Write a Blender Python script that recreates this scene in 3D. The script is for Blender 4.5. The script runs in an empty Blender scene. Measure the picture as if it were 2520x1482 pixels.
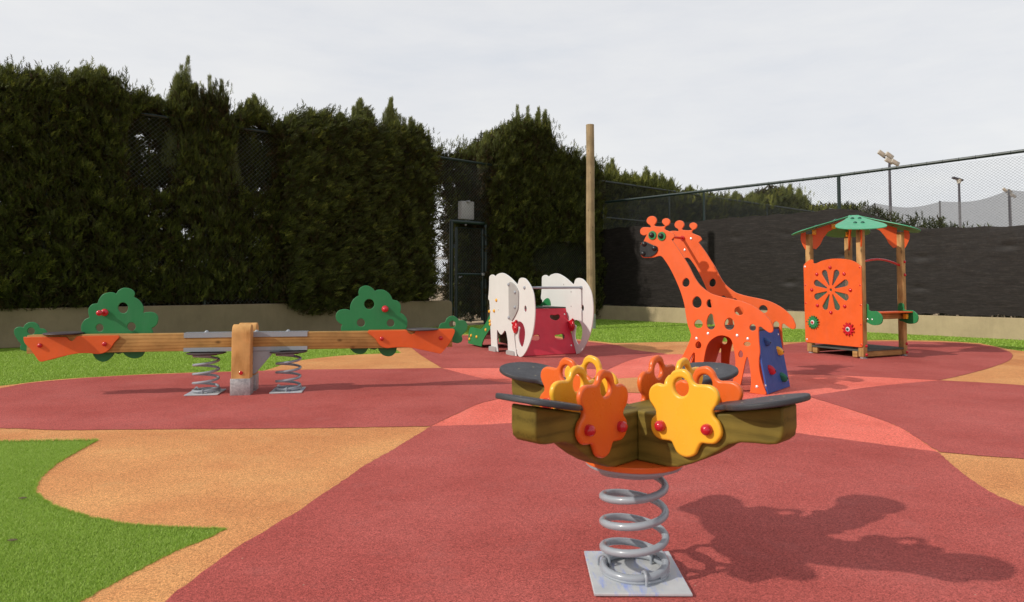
import bpy, bmesh, math, random
import numpy as np
from mathutils import Vector, Matrix
random.seed(7); rng = np.random.default_rng(11)
scn = bpy.context.scene
COL = scn.collection
# ------------------------------------------------------------------ camera model (reference units: 2520 x 1482)
F = 1680.0; TH = math.radians(2.5); CY = 700 - F*math.tan(TH); CH = 1.2
def ray(u, v):
    x = u-1260; y = CY-v
    return Vector((x, F*math.cos(TH)-y*math.sin(TH), F*math.sin(TH)+y*math.cos(TH)))
def G(u, v, z=0.0):
    d = ray(u, v); t = (z-CH)/d.z
    return (d.x*t, d.y*t)
class Fr:
    """a frame: origin O, in-plane axis S, up axis Z, thickness axis N"""
    def __init__(s, O, S, N, Z=(0, 0, 1)):
        s.O = Vector(O); s.S = Vector(S).normalized(); s.N = Vector(N).normalized(); s.Z = Vector(Z).normalized()
    def w(s, a, b, c=0.0):
        return s.O + s.S*a + s.Z*b + s.N*c
    def un(s, u, v, n=0.0):
        d = ray(u, v); p0 = s.O + s.N*n; c = Vector((0, 0, CH))
        nn = s.S.cross(s.Z)
        t = (p0-c).dot(nn)/d.dot(nn); q = c + d*t - p0
        return (q.dot(s.S), q.dot(s.Z))
    def arr(s, L):
        L = np.asarray(L, float)
        return (np.array(s.O)[None] + L[:, :1]*np.array(s.S)[None] + L[:, 1:2]*np.array(s.Z)[None] + L[:, 2:3]*np.array(s.N)[None])
def crop(x0, y0, sc):
    k = sc*0.65625
    return lambda p: (x0*0.65625 + p[0]*k, y0*0.65625 + p[1]*k)
C1 = crop(0, 1000, 960/2520); C2 = crop(860, 1000, 960/2520); C3 = crop(1700, 980, 600/2223)
C4 = crop(2350, 780, 700/1441); C5 = crop(2920, 780, 580/1433); C6 = crop(1820, 1300, 1240/2520)
def smooth(P, k=5, corner=62):
    """closed Catmull-Rom through P, keeping sharp corners sharp"""
    P = [Vector((p[0], p[1])) for p in P]; n = len(P); out = []
    T = []
    for i in range(n):
        a = P[i]-P[i-1]; b = P[(i+1) % n]-P[i]
        ang = abs(math.degrees(a.angle(b))) if a.length > 1e-9 and b.length > 1e-9 else 0
        T.append(None if ang > corner else (a*a.length+b*b.length+(a.normalized()+b.normalized())*1e-6).normalized())
    for i in range(n):
        p, q = P[i], P[(i+1) % n]; L = (q-p).length; d = (q-p)
        t0 = T[i]*L if T[i] is not None else d; t1 = T[(i+1) % n]*L if T[(i+1) % n] is not None else d
        for j in range(k):
            t = j/k; h = t*t*t; g = t*t
            out.append(tuple(p*(2*h-3*g+1)+t0*(h-2*g+t)+q*(-2*h+3*g)+t1*(h-g)))
    return out
def ell(cx, cy, rx, ry, rot=0, n=20):
    c, s = math.cos(math.radians(rot)), math.sin(math.radians(rot)); o = []
    for i in range(n):
        a = 2*math.pi*i/n; x, y = rx*math.cos(a), ry*math.sin(a); o.append((cx+x*c-y*s, cy+x*s+y*c))
    return o
# ------------------------------------------------------------------ objects
def tag(o, label=None, cat=None, group=None, kind=None):
    if label: o['label'] = label
    if cat: o['category'] = cat
    if group: o['group'] = group
    if kind: o['kind'] = kind
    return o
def empty(name, loc, label, cat, group=None):
    o = bpy.data.objects.new(name, None); COL.objects.link(o); o.location = loc; o.empty_display_size = 0.2
    return tag(o, label, cat, group)
def absloc(o):
    l = Vector((0, 0, 0))
    while o is not None: l += o.location; o = o.parent
    return l
def finish(name, me, mat, parent, loc=None, angle=35):
    """mesh with world coordinates -> object whose own origin is loc (or the parent's)"""
    base = absloc(parent) if parent else Vector((0, 0, 0))
    o = bpy.data.objects.new(name, me); COL.objects.link(o)
    org = Vector(loc) if loc is not None else base
    me.transform(Matrix.Translation(-org)); o.location = org-base; o.parent = parent
    if mat: me.materials.clear(); me.materials.append(mat)
    if angle:
        me.polygons.foreach_set('use_smooth', [True]*len(me.polygons)); me.set_sharp_from_angle(angle=math.radians(angle))
    return o
class MB:
    """collects pieces in one mesh; every vertex keeps its local coordinate in attribute wc"""
    def __init__(s): s.v = []; s.f = []; s.c = []
    def add(s, V, Fc, C=None):
        n = len(s.v); s.v += [tuple(v) for v in V]; s.f += [tuple(i+n for i in f) for f in Fc]
        s.c += [tuple(c) for c in (C if C is not None else V)]
        return s
    def box(s, fr, a0, a1, b0, b1, c0, c1, bev=0.0):
        if bev <= 0:
            L = [(a, b, c) for a in (a0, a1) for b in (b0, b1) for c in (c0, c1)]
            Fc = [(0, 1, 3, 2), (4, 6, 7, 5), (0, 4, 5, 1), (2, 3, 7, 6), (0, 2, 6, 4), (1, 5, 7, 3)]
            return s.add([fr.w(*l) for l in L], Fc, L)
        bm = bmesh.new(); bmesh.ops.create_cube(bm, size=1)
        for v in bm.verts: v.co = Vector((a0+(v.co.x+.5)*(a1-a0), b0+(v.co.y+.5)*(b1-b0), c0+(v.co.z+.5)*(c1-c0)))
        bmesh.ops.bevel(bm, geom=list(bm.edges), offset=bev, segments=2, profile=0.5, affect='EDGES')
        L = [tuple(v.co) for v in bm.verts]; Fc = [[v.index for v in f.verts] for f in bm.faces]; bm.free()
        return s.add([fr.w(*l) for l in L], Fc, L)
    def ball(s, p, r, sq=(1, 1, 1), ax=None, seg=14):
        """sphere, flattened by sq along an optional basis ax=(x,y,z)"""
        ax = ax or (Vector((1, 0, 0)), Vector((0, 1, 0)), Vector((0, 0, 1))); p = Vector(p); V = []; Fc = []; R = seg//2
        for i in range(R+1):
            th = math.pi*i/R
            for j in range(seg):
                ph = 2*math.pi*j/seg
                V.append(p+ax[0]*(r*sq[0]*math.sin(th)*math.cos(ph))+ax[1]*(r*sq[1]*math.sin(th)*math.sin(ph))+ax[2]*(r*sq[2]*math.cos(th)))
        for i in range(R):
            for j in range(seg):
                a, b = i*seg+j, i*seg+(j+1) % seg; Fc.append((a, b, b+seg, a+seg))
        return s.add(V, Fc)
    def tube(s, P, r, seg=10, cap=True, r1=None, closed=False):
        P = [Vector(p) for p in P]; n = len(P); V = []; Fc = []; up = Vector((0, 0, 1)); prev = None; L = 0; Cc = []
        for i, p in enumerate(P):
            if closed: d = (P[(i+1) % n]-P[i-1]).normalized()
            else: d = (P[min(i+1, n-1)]-P[max(i-1, 0)]).normalized()
            if prev is None:
                x = d.cross(up) if abs(d.dot(up)) < .95 else d.cross(Vector((1, 0, 0)))
            else: x = prev - d*prev.dot(d)
            x.normalize(); prev = x; y = d.cross(x); rr = r if r1 is None else r+(r1-r)*i/(n-1)
            if i: L += (P[i]-P[i-1]).length
            for j in range(seg):
                a = 2*math.pi*j/seg; V.append(p+(x*math.cos(a)+y*math.sin(a))*rr); Cc.append((L, rr*math.cos(a), rr*math.sin(a)))
        for i in range(n if closed else n-1):
            for j in range(seg):
                a, b = i*seg+j, i*seg+(j+1) % seg; m = n*seg; Fc.append((a, (a+seg) % m, (b+seg) % m, b))
        if cap and not closed: Fc.append(tuple(range(seg))); Fc.append(tuple(range((n-1)*seg, n*seg))[::-1])
        return s.add(V, Fc, Cc)
    def lathe(s, p, prof, ax=(Vector((1, 0, 0)), Vector((0, 1, 0)), Vector((0, 0, 1))), seg=28):
        V = []; Fc = []; p = Vector(p)
        for r, h in prof:
            for j in range(seg):
                a = 2*math.pi*j/seg; V.append(p+ax[0]*(r*math.cos(a))+ax[1]*(r*math.sin(a))+ax[2]*h)
        for i in range(len(prof)-1):
            for j in range(seg):
                a, b = i*seg+j, i*seg+(j+1) % seg; Fc.append((a, b, b+seg, a+seg))
        Fc.append(tuple(range(seg))[::-1]); Fc.append(tuple(range((len(prof)-1)*seg, len(prof)*seg)))
        return s.add(V, Fc)
    def build(s, name, mat, parent=None, loc=None, angle=35, fix=True):
        me = bpy.data.meshes.new(name); me.from_pydata(s.v, [], s.f)
        at = me.attributes.new('wc', 'FLOAT_VECTOR', 'POINT'); at.data.foreach_set('vector', np.array(s.c, dtype=np.float32).ravel())
        if fix:
            bm = bmesh.new(); bm.from_mesh(me); bmesh.ops.recalc_face_normals(bm, faces=bm.faces); bm.to_mesh(me); bm.free()
        me.update(); return finish(name, me, mat, parent, loc, angle)
def slab(name, outline, holes, fr, n0, n1, mat, parent, bev=0.004, loc=None, seg=2):
    """closed outline (s,z) with holes, thickness n0..n1 along the frame's N, rounded edges"""
    cu = bpy.data.curves.new('c', 'CURVE'); cu.dimensions = '2D'; cu.fill_mode = 'BOTH'
    for pts in [outline]+list(holes):
        sp = cu.splines.new('POLY'); sp.points.add(len(pts)-1)
        for i, p in enumerate(pts): sp.points[i].co = (p[0], p[1], 0, 1)
        sp.use_cyclic_u = True
    T = abs(n1-n0)/2; bev = min(bev, T*.95)
    cu.extrude = T-bev; cu.bevel_depth = bev; cu.bevel_resolution = seg; cu.offset = -bev
    ob = bpy.data.objects.new('c', cu); COL.objects.link(ob)
    dg = bpy.context.evaluated_depsgraph_get(); me = bpy.data.meshes.new_from_object(ob.evaluated_get(dg))
    bpy.data.objects.remove(ob); bpy.data.curves.remove(cu)
    bm = bmesh.new(); bm.from_mesh(me); bmesh.ops.remove_doubles(bm, verts=bm.verts, dist=1e-5)
    bmesh.ops.dissolve_degenerate(bm, dist=1e-6, edges=bm.edges)
    mid = (n0+n1)/2; L = []
    for v in bm.verts:
        l = (v.co.x, v.co.y, mid+v.co.z); L.append(l); v.co = fr.w(*l)
    bmesh.ops.recalc_face_normals(bm, faces=bm.faces); caps = [abs(f.normal.dot(fr.N)) > .9995 for f in bm.faces]; bm.to_mesh(me); bm.free()
    at = me.attributes.new('wc', 'FLOAT_VECTOR', 'POINT'); at.data.foreach_set('vector', np.array(L, dtype=np.float32).ravel())
    me.name = name
    o = finish(name, me, mat, parent, loc, 40); me.polygons.foreach_set('use_smooth', [not c for c in caps]); return o
# ------------------------------------------------------------------ materials
def mat(name):
    m = bpy.data.materials.new(name); m.use_nodes = True; nt = m.node_tree
    return m, nt, nt.nodes['Principled BSDF']
def N_(nt, t, **kw):
    n = nt.nodes.new(t)
    for k, v in kw.items():
        if k in n.inputs.keys(): n.inputs[k].default_value = v
        else: setattr(n, k, v)
    return n
def ramp(nt, fac, stops):
    r = nt.nodes.new('ShaderNodeValToRGB'); e = r.color_ramp.elements
    while len(e) < len(stops): e.new(0.5)
    for i, (p, c) in enumerate(stops): e[i].position = p; e[i].color = (*c, 1) if len(c) == 3 else c
    nt.links.new(fac, r.inputs[0]); return r.outputs[0]
def mixc(nt, a, b, fac, mode='MIX'):
    m = nt.nodes.new('ShaderNodeMix'); m.data_type = 'RGBA'; m.blend_type = mode
    for sock, val in ((m.inputs[0], fac), (m.inputs[6], a), (m.inputs[7], b)):
        if hasattr(val, 'links') or isinstance(val, bpy.types.NodeSocket): nt.links.new(val, sock)
        elif isinstance(val, (int, float)): sock.default_value = val
        else: sock.default_value = (*val, 1)
    return m.outputs[2]
def noise(nt, vec, scale, detail=4, rough=.5, out='Fac'):
    n = N_(nt, 'ShaderNodeTexNoise'); n.inputs['Scale'].default_value = scale; n.inputs['Detail'].default_value = detail
    n.inputs['Roughness'].default_value = rough
    if vec is not None: nt.links.new(vec, n.inputs['Vector'])
    return n.outputs[out]
def bump(nt, b, h, strength, dist):
    n = nt.nodes.new('ShaderNodeBump'); n.inputs['Strength'].default_value = strength; n.inputs['Distance'].default_value = dist
    nt.links.new(h, n.inputs['Height']); nt.links.new(n.outputs[0], b.inputs['Normal']); return n
def geo(nt):
    return nt.nodes.new('ShaderNodeNewGeometry').outputs['Position']
def wc(nt, scale=(1, 1, 1)):
    a = nt.nodes.new('ShaderNodeAttribute'); a.attribute_name = 'wc'
    m = nt.nodes.new('ShaderNodeMapping'); m.inputs['Scale'].default_value = scale; nt.links.new(a.outputs['Vector'], m.inputs['Vector'])
    return m.outputs[0]
def scol(c, k): return tuple(min(1, x*k) for x in c)
def plastic(name, c, rough=.42, var=.1, tex=.12, coat=0.0):
    """HDPE board / lacquer: slight mottling, fine orange-peel grain, scuffs"""
    m, nt, b = mat(name); g = geo(nt)
    f = noise(nt, g, 3.5, 5, .6)
    col = ramp(nt, f, [(.3, scol(c, 1-var)), (.7, scol(c, 1+var*.6))])
    sc_ = noise(nt, g, 45, 3, .7); dirt = ramp(nt, sc_, [(.62, (0, 0, 0)), (.8, (1, 1, 1))])
    col = mixc(nt, col, scol(c, .72), mixc(nt, (0, 0, 0), dirt, .35 if tex > .06 else .08))
    mp = N_(nt, 'ShaderNodeMapping'); mp.inputs['Scale'].default_value = (7, 7, 1.1); nt.links.new(g, mp.inputs['Vector'])   # rain streaks and faded patches
    stk = ramp(nt, noise(nt, mp.outputs[0], 1.7, 6, .7), [(.50, (0, 0, 0)), (.78, (1, 1, 1))])
    col = mixc(nt, col, tuple(min(1, x*.82+.05) for x in c), mixc(nt, (0, 0, 0), stk, .30))
    nt.links.new(col, b.inputs['Base Color'])
    r = ramp(nt, noise(nt, g, 12, 4, .6), [(.3, (rough-.07,)*3), (.7, (rough+.1,)*3)]); nt.links.new(r, b.inputs['Roughness'])
    bump(nt, b, noise(nt, g, 420, 2, .5), tex, .001)
    b.inputs['Specular IOR Level'].default_value = .4
    if coat: b.inputs['Coat Weight'].default_value = coat; b.inputs['Coat Roughness'].default_value = .12
    return m
def wood(name, c1, c2, scale=(1.2, 16, 16), knots=True, rough=.6, soft=.62):
    m, nt, b = mat(name); v = wc(nt, scale)
    w = N_(nt, 'ShaderNodeTexWave', wave_type='BANDS', bands_direction='Y'); w.inputs['Scale'].default_value = .55
    w.inputs['Distortion'].default_value = 9; w.inputs['Detail'].default_value = 3; w.inputs['Detail Scale'].default_value = .8; w.inputs['Detail Roughness'].default_value = .6
    nt.links.new(v, w.inputs['Vector'])
    fine = noise(nt, wc(nt, tuple(s*4 for s in scale)), 2.2, 4, .7)
    fac = mixc(nt, w.outputs['Fac'], fine, soft)
    col = ramp(nt, fac, [(.15, c1), (.45, tuple(a*.35+b_*.65 for a, b_ in zip(c1, c2))), (.9, c2)])
    big = noise(nt, wc(nt), 4, 3, .6); col = mixc(nt, col, ramp(nt, big, [(.3, (.72, .70, .66)), (.7, (1.12, 1.08, 1.05))]), 1, 'MULTIPLY')
    if knots:
        vo = N_(nt, 'ShaderNodeTexVoronoi'); vo.inputs['Scale'].default_value = 1.0
        nt.links.new(wc(nt, tuple(3.2 if s < 5 else 5.5 for s in scale)), vo.inputs['Vector'])
        k = ramp(nt, vo.outputs['Distance'], [(.05, (1, 1, 1)), (.13, (0, 0, 0))]); col = mixc(nt, col, scol(c1, .35), mixc(nt, (0, 0, 0), k, .8))
    nt.links.new(col, b.inputs['Base Color']); b.inputs['Roughness'].default_value = rough
    b.inputs['Specular IOR Level'].default_value = .25
    bump(nt, b, fac, .25, .002)
    return m
def rubber(name, c, k=1.0, seed=0):
    """poured EPDM granules: fine coloured crumbs, worn and stained patches"""
    m, nt, b = mat(name); g = geo(nt)
    vo = N_(nt, 'ShaderNodeTexVoronoi'); vo.inputs['Scale'].default_value = 230; nt.links.new(g, vo.inputs['Vector'])
    crumb = N_(nt, 'ShaderNodeSeparateColor'); nt.links.new(vo.outputs['Color'], crumb.inputs[0])
    col = ramp(nt, crumb.outputs[0], [(0, scol(c, .52)), (.5, c), (1, scol(c, 1.4))])
    n2 = noise(nt, g, 75, 4, .75); col = mixc(nt, col, ramp(nt, n2, [(.3, (.74,)*3), (.7, (1.22,)*3)]), .7, 'MULTIPLY')
    of = N_(nt, 'ShaderNodeVectorMath', operation='ADD'); of.inputs[1].default_value = (seed*3.1, seed*7.7, 0); nt.links.new(g, of.inputs[0])
    n3 = noise(nt, of.outputs[0], .9, 6, .6)
    col = mixc(nt, col, ramp(nt, n3, [(.3, (.84, .72, .70)), (.5, (1, 1, 1)), (.7, (1.12, 1.25, 1.27))]), 1, 'MULTIPLY')
    st = ramp(nt, noise(nt, of.outputs[0], 3.1, 6, .72), [(.52, (0, 0, 0)), (.75, (1, 1, 1))])
    lum = (c[0]*.95+.02, c[1]*1.25+.02, c[2]*1.3+.02)
    col = mixc(nt, col, lum, mixc(nt, (0, 0, 0), st, .38))
    sp = N_(nt, 'ShaderNodeTexVoronoi'); sp.inputs['Scale'].default_value = 9; nt.links.new(g, sp.inputs['Vector'])
    speck = ramp(nt, sp.outputs['Distance'], [(.028, (1, 1, 1)), (.04, (0, 0, 0))]); col = mixc(nt, col, (.5, .38, .27), mixc(nt, (0, 0, 0), speck, .6))
    nt.links.new(col, b.inputs['Base Color']); b.inputs['Roughness'].default_value = .85; b.inputs['Specular IOR Level'].default_value = .22
    bump(nt, b, mixc(nt, vo.outputs['Distance'], n2, .4), .75, .004)
    return m
ORANGE = (.70, .108, .018); RED = (.50, .012, .028); GREEN = (.018, .19, .06); YEL = (.80, .36, .025)
M = {}
M['orange'] = plastic('orange_board', ORANGE); M['orange_soft'] = plastic('orange_moulded', (.70, .12, .018), .3, .06, .05)
M['green'] = plastic('green_board', GREEN); M['yellow'] = plastic('yellow_moulded', (.84, .42, .03), .28, .06, .05)
M['yellow_cap'] = plastic('yellow_cap', (.80, .40, .03), .25, .05, .02)
M['red'] = plastic('red_cap', (.50, .01, .022), .18, .05, .02, .4); M['crimson'] = plastic('crimson_board', (.58, .026, .055), .45)
M['blue'] = plastic('blue_board', (.028, .08, .31), .5); M['blue_hold'] = plastic('blue_hold', (.02, .075, .24), .6, .1, .6)
M['green_hold'] = plastic('green_hold', (.01, .15, .085), .6, .1, .6); M['red_hold'] = plastic('red_hold', (.45, .012, .03), .6, .1, .6)
M['white'] = plastic('white_board', (.64, .64, .62), .42, .04, .1); M['box_grey'] = plastic('box_grey', (.42, .42, .42), .5); M['grey_board'] = plastic('grey_board', (.36, .35, .34), .45)
M['black'] = plastic('black_board', (.012, .012, .014), .35); M['dark'] = plastic('dark_seat', (.040, .040, .046), .5, .25, .8)
M['deck'] = plastic('deck_board', (.06, .065, .055), .7, .3, .8); M['roofgreen'] = plastic('roof_green', (.07, .36, .19), .38)
M['bolt_green'] = plastic('dark_green_cap', (.006, .07, .045), .25)
M['steel'] = plastic('grey_paint', (.30, .325, .36), .3, .08, .05, .3); M['chrome'] = plastic('steel_bolt', (.72, .72, .73), .22, .05, .02); M['chrome'].node_tree.nodes['Principled BSDF'].inputs['Metallic'].default_value = .5
M['brown_disc'] = plastic('brown_disc', (.055, .040, .042), .5, .3, .8)
M['beam'] = wood('pine_beam', (.27, .135, .035), (.47, .27, .09), (1.2, 16, 16)); M['glulam'] = wood('pine_post', (.50, .24, .07), (.70, .40, .15), (16, 1.2, 16), False)
M['housewood'] = wood('house_post', (.30, .17, .06), (.54, .34, .14), (16, 1.2, 16)); M['housebeam'] = wood('house_beam', (.27, .14, .045), (.50, .29, .11), (1.2, 16, 16))
M['greenwood'] = wood('impregnated_wood', (.085, .063, .009), (.21, .155, .028), (1.0, 11, 11), soft=.66); M['log'] = wood('log_pole', (.22, .155, .085), (.38, .29, .17), (1.0, 20, 20), True, .75)
M['rust'] = plastic('rust', (.16, .05, .02), .9)
M['red_ground'] = rubber('red_rubber', (.405, .086, .073), seed=1); M['ochre_ground'] = rubber('ochre_rubber', (.61, .272, .102), seed=2)
M['coral_ground'] = rubber('coral_rubber', (.78, .165, .12), seed=3)
def galv():
    m, nt, b = mat('galvanised'); g = geo(nt); vo = N_(nt, 'ShaderNodeTexVoronoi'); vo.inputs['Scale'].default_value = 60; nt.links.new(g, vo.inputs['Vector'])
    f = mixc(nt, noise(nt, g, 9, 5, .7), vo.outputs['Color'], .3)
    nt.links.new(ramp(nt, f, [(.25, (.26, .26, .27)), (.75, (.52, .52, .52))]), b.inputs['Base Color']); b.inputs['Metallic'].default_value = .4; b.inputs['Roughness'].default_value = .5
    bump(nt, b, f, .15, .002); return m
M['galv'] = galv()
def plate_mat():
    m, nt, b = mat('plate_paint'); g = geo(nt)
    col = ramp(nt, noise(nt, g, 8, 6, .65), [(.3, (.42, .44, .46)), (.7, (.56, .57, .57))])
    # streaks of blue marking chalk, a real stain on the plate
    mp = N_(nt, 'ShaderNodeMapping'); mp.inputs['Scale'].default_value = (9, 2.2, 2); nt.links.new(g, mp.inputs['Vector'])
    ch = ramp(nt, noise(nt, mp.outputs[0], 1.6, 8, .75), [(.52, (0, 0, 0)), (.66, (1, 1, 1))])
    nt.links.new(mixc(nt, col, (.16, .26, .72), mixc(nt, (0, 0, 0), ch, .7)), b.inputs['Base Color'])
    dk = ramp(nt, noise(nt, g, 60, 2, .5), [(.70, (0, 0, 0)), (.74, (1, 1, 1))])
    b.inputs['Roughness'].default_value = .4; bump(nt, b, noise(nt, g, 90, 3, .6), .1, .001); return m
M['plate'] = plate_mat()
def fence_mat(name, c):
    m, nt, b = mat(name); g = geo(nt); f = noise(nt, g, 14, 4, .7)
    nt.links.new(ramp(nt, f, [(.35, scol(c, .7)), (.62, scol(c, 1.2)), (.80, (.09, .11, .10))]), b.inputs['Base Color']); b.inputs['Roughness'].default_value = .4; return m
M['fence'] = fence_mat('fence_green', (.008, .021, .019)); M['wire'] = fence_mat('wire_green', (.10, .115, .10)); M['wire_sun'] = fence_mat('wire_sun', (.05, .06, .058)); M['wire_far'] = fence_mat('wire_far', (.055, .07, .068))
def stucco(name, c):
    m, nt, b = mat(name); g = geo(nt)
    col = ramp(nt, noise(nt, g, 1.6, 7, .65), [(.25, scol(c, .8)), (.75, scol(c, 1.12))])
    mp = N_(nt, 'ShaderNodeMapping'); mp.inputs['Scale'].default_value = (2, 2, .35); nt.links.new(g, mp.inputs['Vector'])
    run = ramp(nt, noise(nt, mp.outputs[0], 3, 6, .7), [(.5, (0, 0, 0)), (.8, (1, 1, 1))]); col = mixc(nt, col, scol(c, .6), mixc(nt, (0, 0, 0), run, .35))
    ck = ramp(nt, noise(nt, g, 26, 5, .8), [(.66, (0, 0, 0)), (.72, (1, 1, 1))]); col = mixc(nt, col, scol(c, .45), mixc(nt, (0, 0, 0), ck, .5))
    nt.links.new(col, b.inputs['Base Color']); b.inputs['Roughness'].default_value = .92; b.inputs['Specular IOR Level'].default_value = .15
    bump(nt, b, noise(nt, g, 30, 6, .7), .5, .008); return m
M['wall_olive'] = stucco('olive_stucco', (.235, .185, .115)); M['wall_cream'] = stucco('cream_concrete', (.40, .32, .195))
def turfmat():
    m, nt, b = mat('turf'); g = geo(nt)
    mp = N_(nt, 'ShaderNodeMapping'); mp.inputs['Scale'].default_value = (1, 1.5, 1); nt.links.new(g, mp.inputs['Vector'])
    f = noise(nt, mp.outputs[0], 130, 5, .8); c = ramp(nt, f, [(.28, (.09, .165, .012)), (.5, (.19, .33, .022)), (.72, (.33, .47, .06))])
    c = mixc(nt, c, ramp(nt, noise(nt, g, 1.4, 5, .6), [(.3, (.8, .82, .8)), (.7, (1.15, 1.12, 1.2))]), 1, 'MULTIPLY')
    c = mixc(nt, c, ramp(nt, noise(nt, g, 18, 4, .7), [(.3, (.78, .78, .78)), (.7, (1.18, 1.15, 1.1))]), 1, 'MULTIPLY')
    nt.links.new(c, b.inputs['Base Color']); b.inputs['Roughness'].default_value = .8; b.inputs['Specular IOR Level'].default_value = .2
    bump(nt, b, f, 1, .02); return m
M['turf'] = turfmat()
def leafmat(name, stops, trans=.25, rough=.6):
    m, nt, b = mat(name); a = nt.nodes.new('ShaderNodeAttribute'); a.attribute_name = 'tint'
    col = ramp(nt, a.outputs['Fac'], stops); nt.links.new(col, b.inputs['Base Color']); b.inputs['Roughness'].default_value = rough
    b.inputs['Specular IOR Level'].default_value = .25
    t = nt.nodes.new('ShaderNodeBsdfTranslucent'); nt.links.new(col, t.inputs[0]); x = nt.nodes.new('ShaderNodeMixShader'); x.inputs[0].default_value = trans
    nt.links.new(b.outputs[0], x.inputs[1]); nt.links.new(t.outputs[0], x.inputs[2]); nt.links.new(x.outputs[0], nt.nodes['Material Output'].inputs[0]); return m
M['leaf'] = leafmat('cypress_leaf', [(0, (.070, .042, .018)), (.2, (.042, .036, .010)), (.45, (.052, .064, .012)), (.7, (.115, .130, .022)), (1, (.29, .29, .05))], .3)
M['leaf_light'] = leafmat('cypress_tip', [(0, (.12, .09, .04)), (.3, (.13, .15, .045)), (1, (.36, .38, .14))], .35)
M['blade'] = leafmat('turf_blade', [(0, (.15, .26, .03)), (.5, (.32, .49, .06)), (1, (.52, .66, .17))], .3, .45)
M['bark'] = wood('bark', (.05, .03, .02), (.16, .11, .07), (1, 14, 14), False, .9)
# ------------------------------------------------------------------ ground
def flat(name, pts, z, m, kind='structure', dens=None):
    me = bpy.data.meshes.new(name); bm = bmesh.new(); vs = [bm.verts.new((p[0], p[1], z)) for p in pts]
    es = [bm.edges.new((vs[i], vs[(i+1) % len(vs)])) for i in range(len(vs))]
    bmesh.ops.triangle_fill(bm, edges=es, use_beauty=True)
    for f in bm.faces:
        f.normal_update()
        if f.normal.z < 0: f.normal_flip()
    bm.to_mesh(me); bm.free(); o = finish(name, me, m, None, None, None); tag(o, kind=kind); return o
def gp(L): return [G(*p) for p in L]
def jag(P, amp=.006, k=8):
    o = []
    for i, p in enumerate(P):
        q = P[(i+1) % len(P)]
        n = max(1, min(k, int(math.dist(p, q)/.03)))
        for j in range(n):
            t = j/n; o.append((p[0]+(q[0]-p[0])*t+random.uniform(-amp, amp), p[1]+(q[1]-p[1])*t+random.uniform(-amp, amp)))
    return o
def S_(P): return jag(smooth(P, 6, 40))
m, nt, b = mat('bare_ground'); g = geo(nt)
nt.links.new(ramp(nt, noise(nt, g, .6, 6, .6), [(.3, (.30, .21, .12)), (.7, (.42, .31, .19))]), b.inputs['Base Color']); b.inputs['Roughness'].default_value = .95
flat('ground', [(-400, -200), (400, -200), (400, 900), (-400, 900)], -.012, m)
CX, CYY = 3.03, 23.7                      # the corner where the two fences meet
DL = Vector((1966, 1680, 0)).normalized(); NL = Vector((1680, -1966, 0)).normalized()
DR = Vector((1520, -1680, 0)).normalized(); NR = Vector((-1680, -1520, 0)).normalized()
corner = Vector((CX, CYY, 0))
a_ = corner-DL*26; b_ = corner+DR*24
flat('turf', [tuple(a_.xy), (CX, CYY), tuple(b_.xy), (b_.x-6, -8), (a_.x-2, -8)], 0.0, M['turf'])
ochre_px_left = [(555, 1305), (375, 1298), (275, 1287), (170, 1262), (115, 1237), (86, 1212), (100, 1177), (145, 1140), (200, 1107), (240, 1086.5), (120, 1088), (0, 1089)]
ochre_px_far = [(0, 950.7), (100, 938.7), (200, 930.7), (375, 921), (567, 915), (649, 913), (684, 902.5), (714, 892.5), (777, 882.5), (852, 875), (939, 871), (987, 869.5), (979, 865), (972, 857),
    (966, 846), (990, 834), (1060, 827), (1139, 824), (1250, 822), (1340, 824), (1410, 834), (1510, 845), (1695, 841.5), (1850, 842), (1945, 842.5), (2160, 837.5), (2310, 839), (2410, 845), (2460, 855), (2520, 865)]
OCH = S_([(-1.0, -.6), (-1.35, .6), (-1.57, 1.5), (-1.66, 2.2)]+gp([(200, 1482), (275, 1440), (350, 1400), (425, 1362), (500, 1332)]+ochre_px_left)+[(-5.2, 5.25), (-6.3, 5.9), (-6.9, 6.9), (-6.6, 7.6)]+gp(ochre_px_far)+[(9.9, 10.6), (10.6, 8.6), (10.9, 5), (10, 1), (7, -2.5), (1, -3)])
flat('rubber_surface_ochre', OCH, .004, M['ochre_ground'])
SEE = S_([(-4.9, 5.9), (-5.7, 6.5), (-6.1, 7.2)]+gp([(0, 957), (60, 946), (125, 938.7), (250, 929), (400, 922), (567, 916.5), (704, 912), (814, 910), (939, 909), (1085, 907), (1139, 921), (1194, 934), (1230, 942), (1380, 951), (1480, 952),
    (1380, 957), (1269, 975), (1225, 984), (1175, 997), (1125, 1020), (1060, 1051), (750, 1056), (350, 1059), (150, 1060.5), (50, 1057), (0, 1056)]))
flat('rubber_surface_red_left', SEE, .008, M['red_ground'])
FRO = S_([(-1.31, 2.0), (-1.2, 1.1), (-.9, 0), (0, -1.4), (2, -1.9), (3.6, -.8), (3.3, .9), (2.95, 2.2), (2.82, 3.1)]+gp([(2520, 1250), (2435, 1212), (2360, 1160), (2308, 1115), (2160, 1095), (1950, 1067), (1850, 1058), (1700, 1048), (1500, 1041), (1380, 1040), (1262, 1043.6), (1194, 1047),
    (1060, 1051), (965, 1110), (900, 1147), (820, 1202), (750, 1250), (665, 1302), (590, 1347), (500, 1412), (410, 1481)]))
flat('rubber_surface_red_front', FRO, .008, M['red_ground'])
ELE = S_(gp([(1012, 856), (1001, 845), (1012, 835), (1050, 829), (1139, 826.5), (1250, 825), (1340, 828), (1410, 838), (1510, 849), (1560, 862), (1642, 872), (1598, 877), (1549, 888), (1495, 911), (1340, 906), (1194, 907), (1087, 907), (1034, 874)]))
flat('rubber_surface_red_back', ELE, .008, M['red_ground'])
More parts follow.
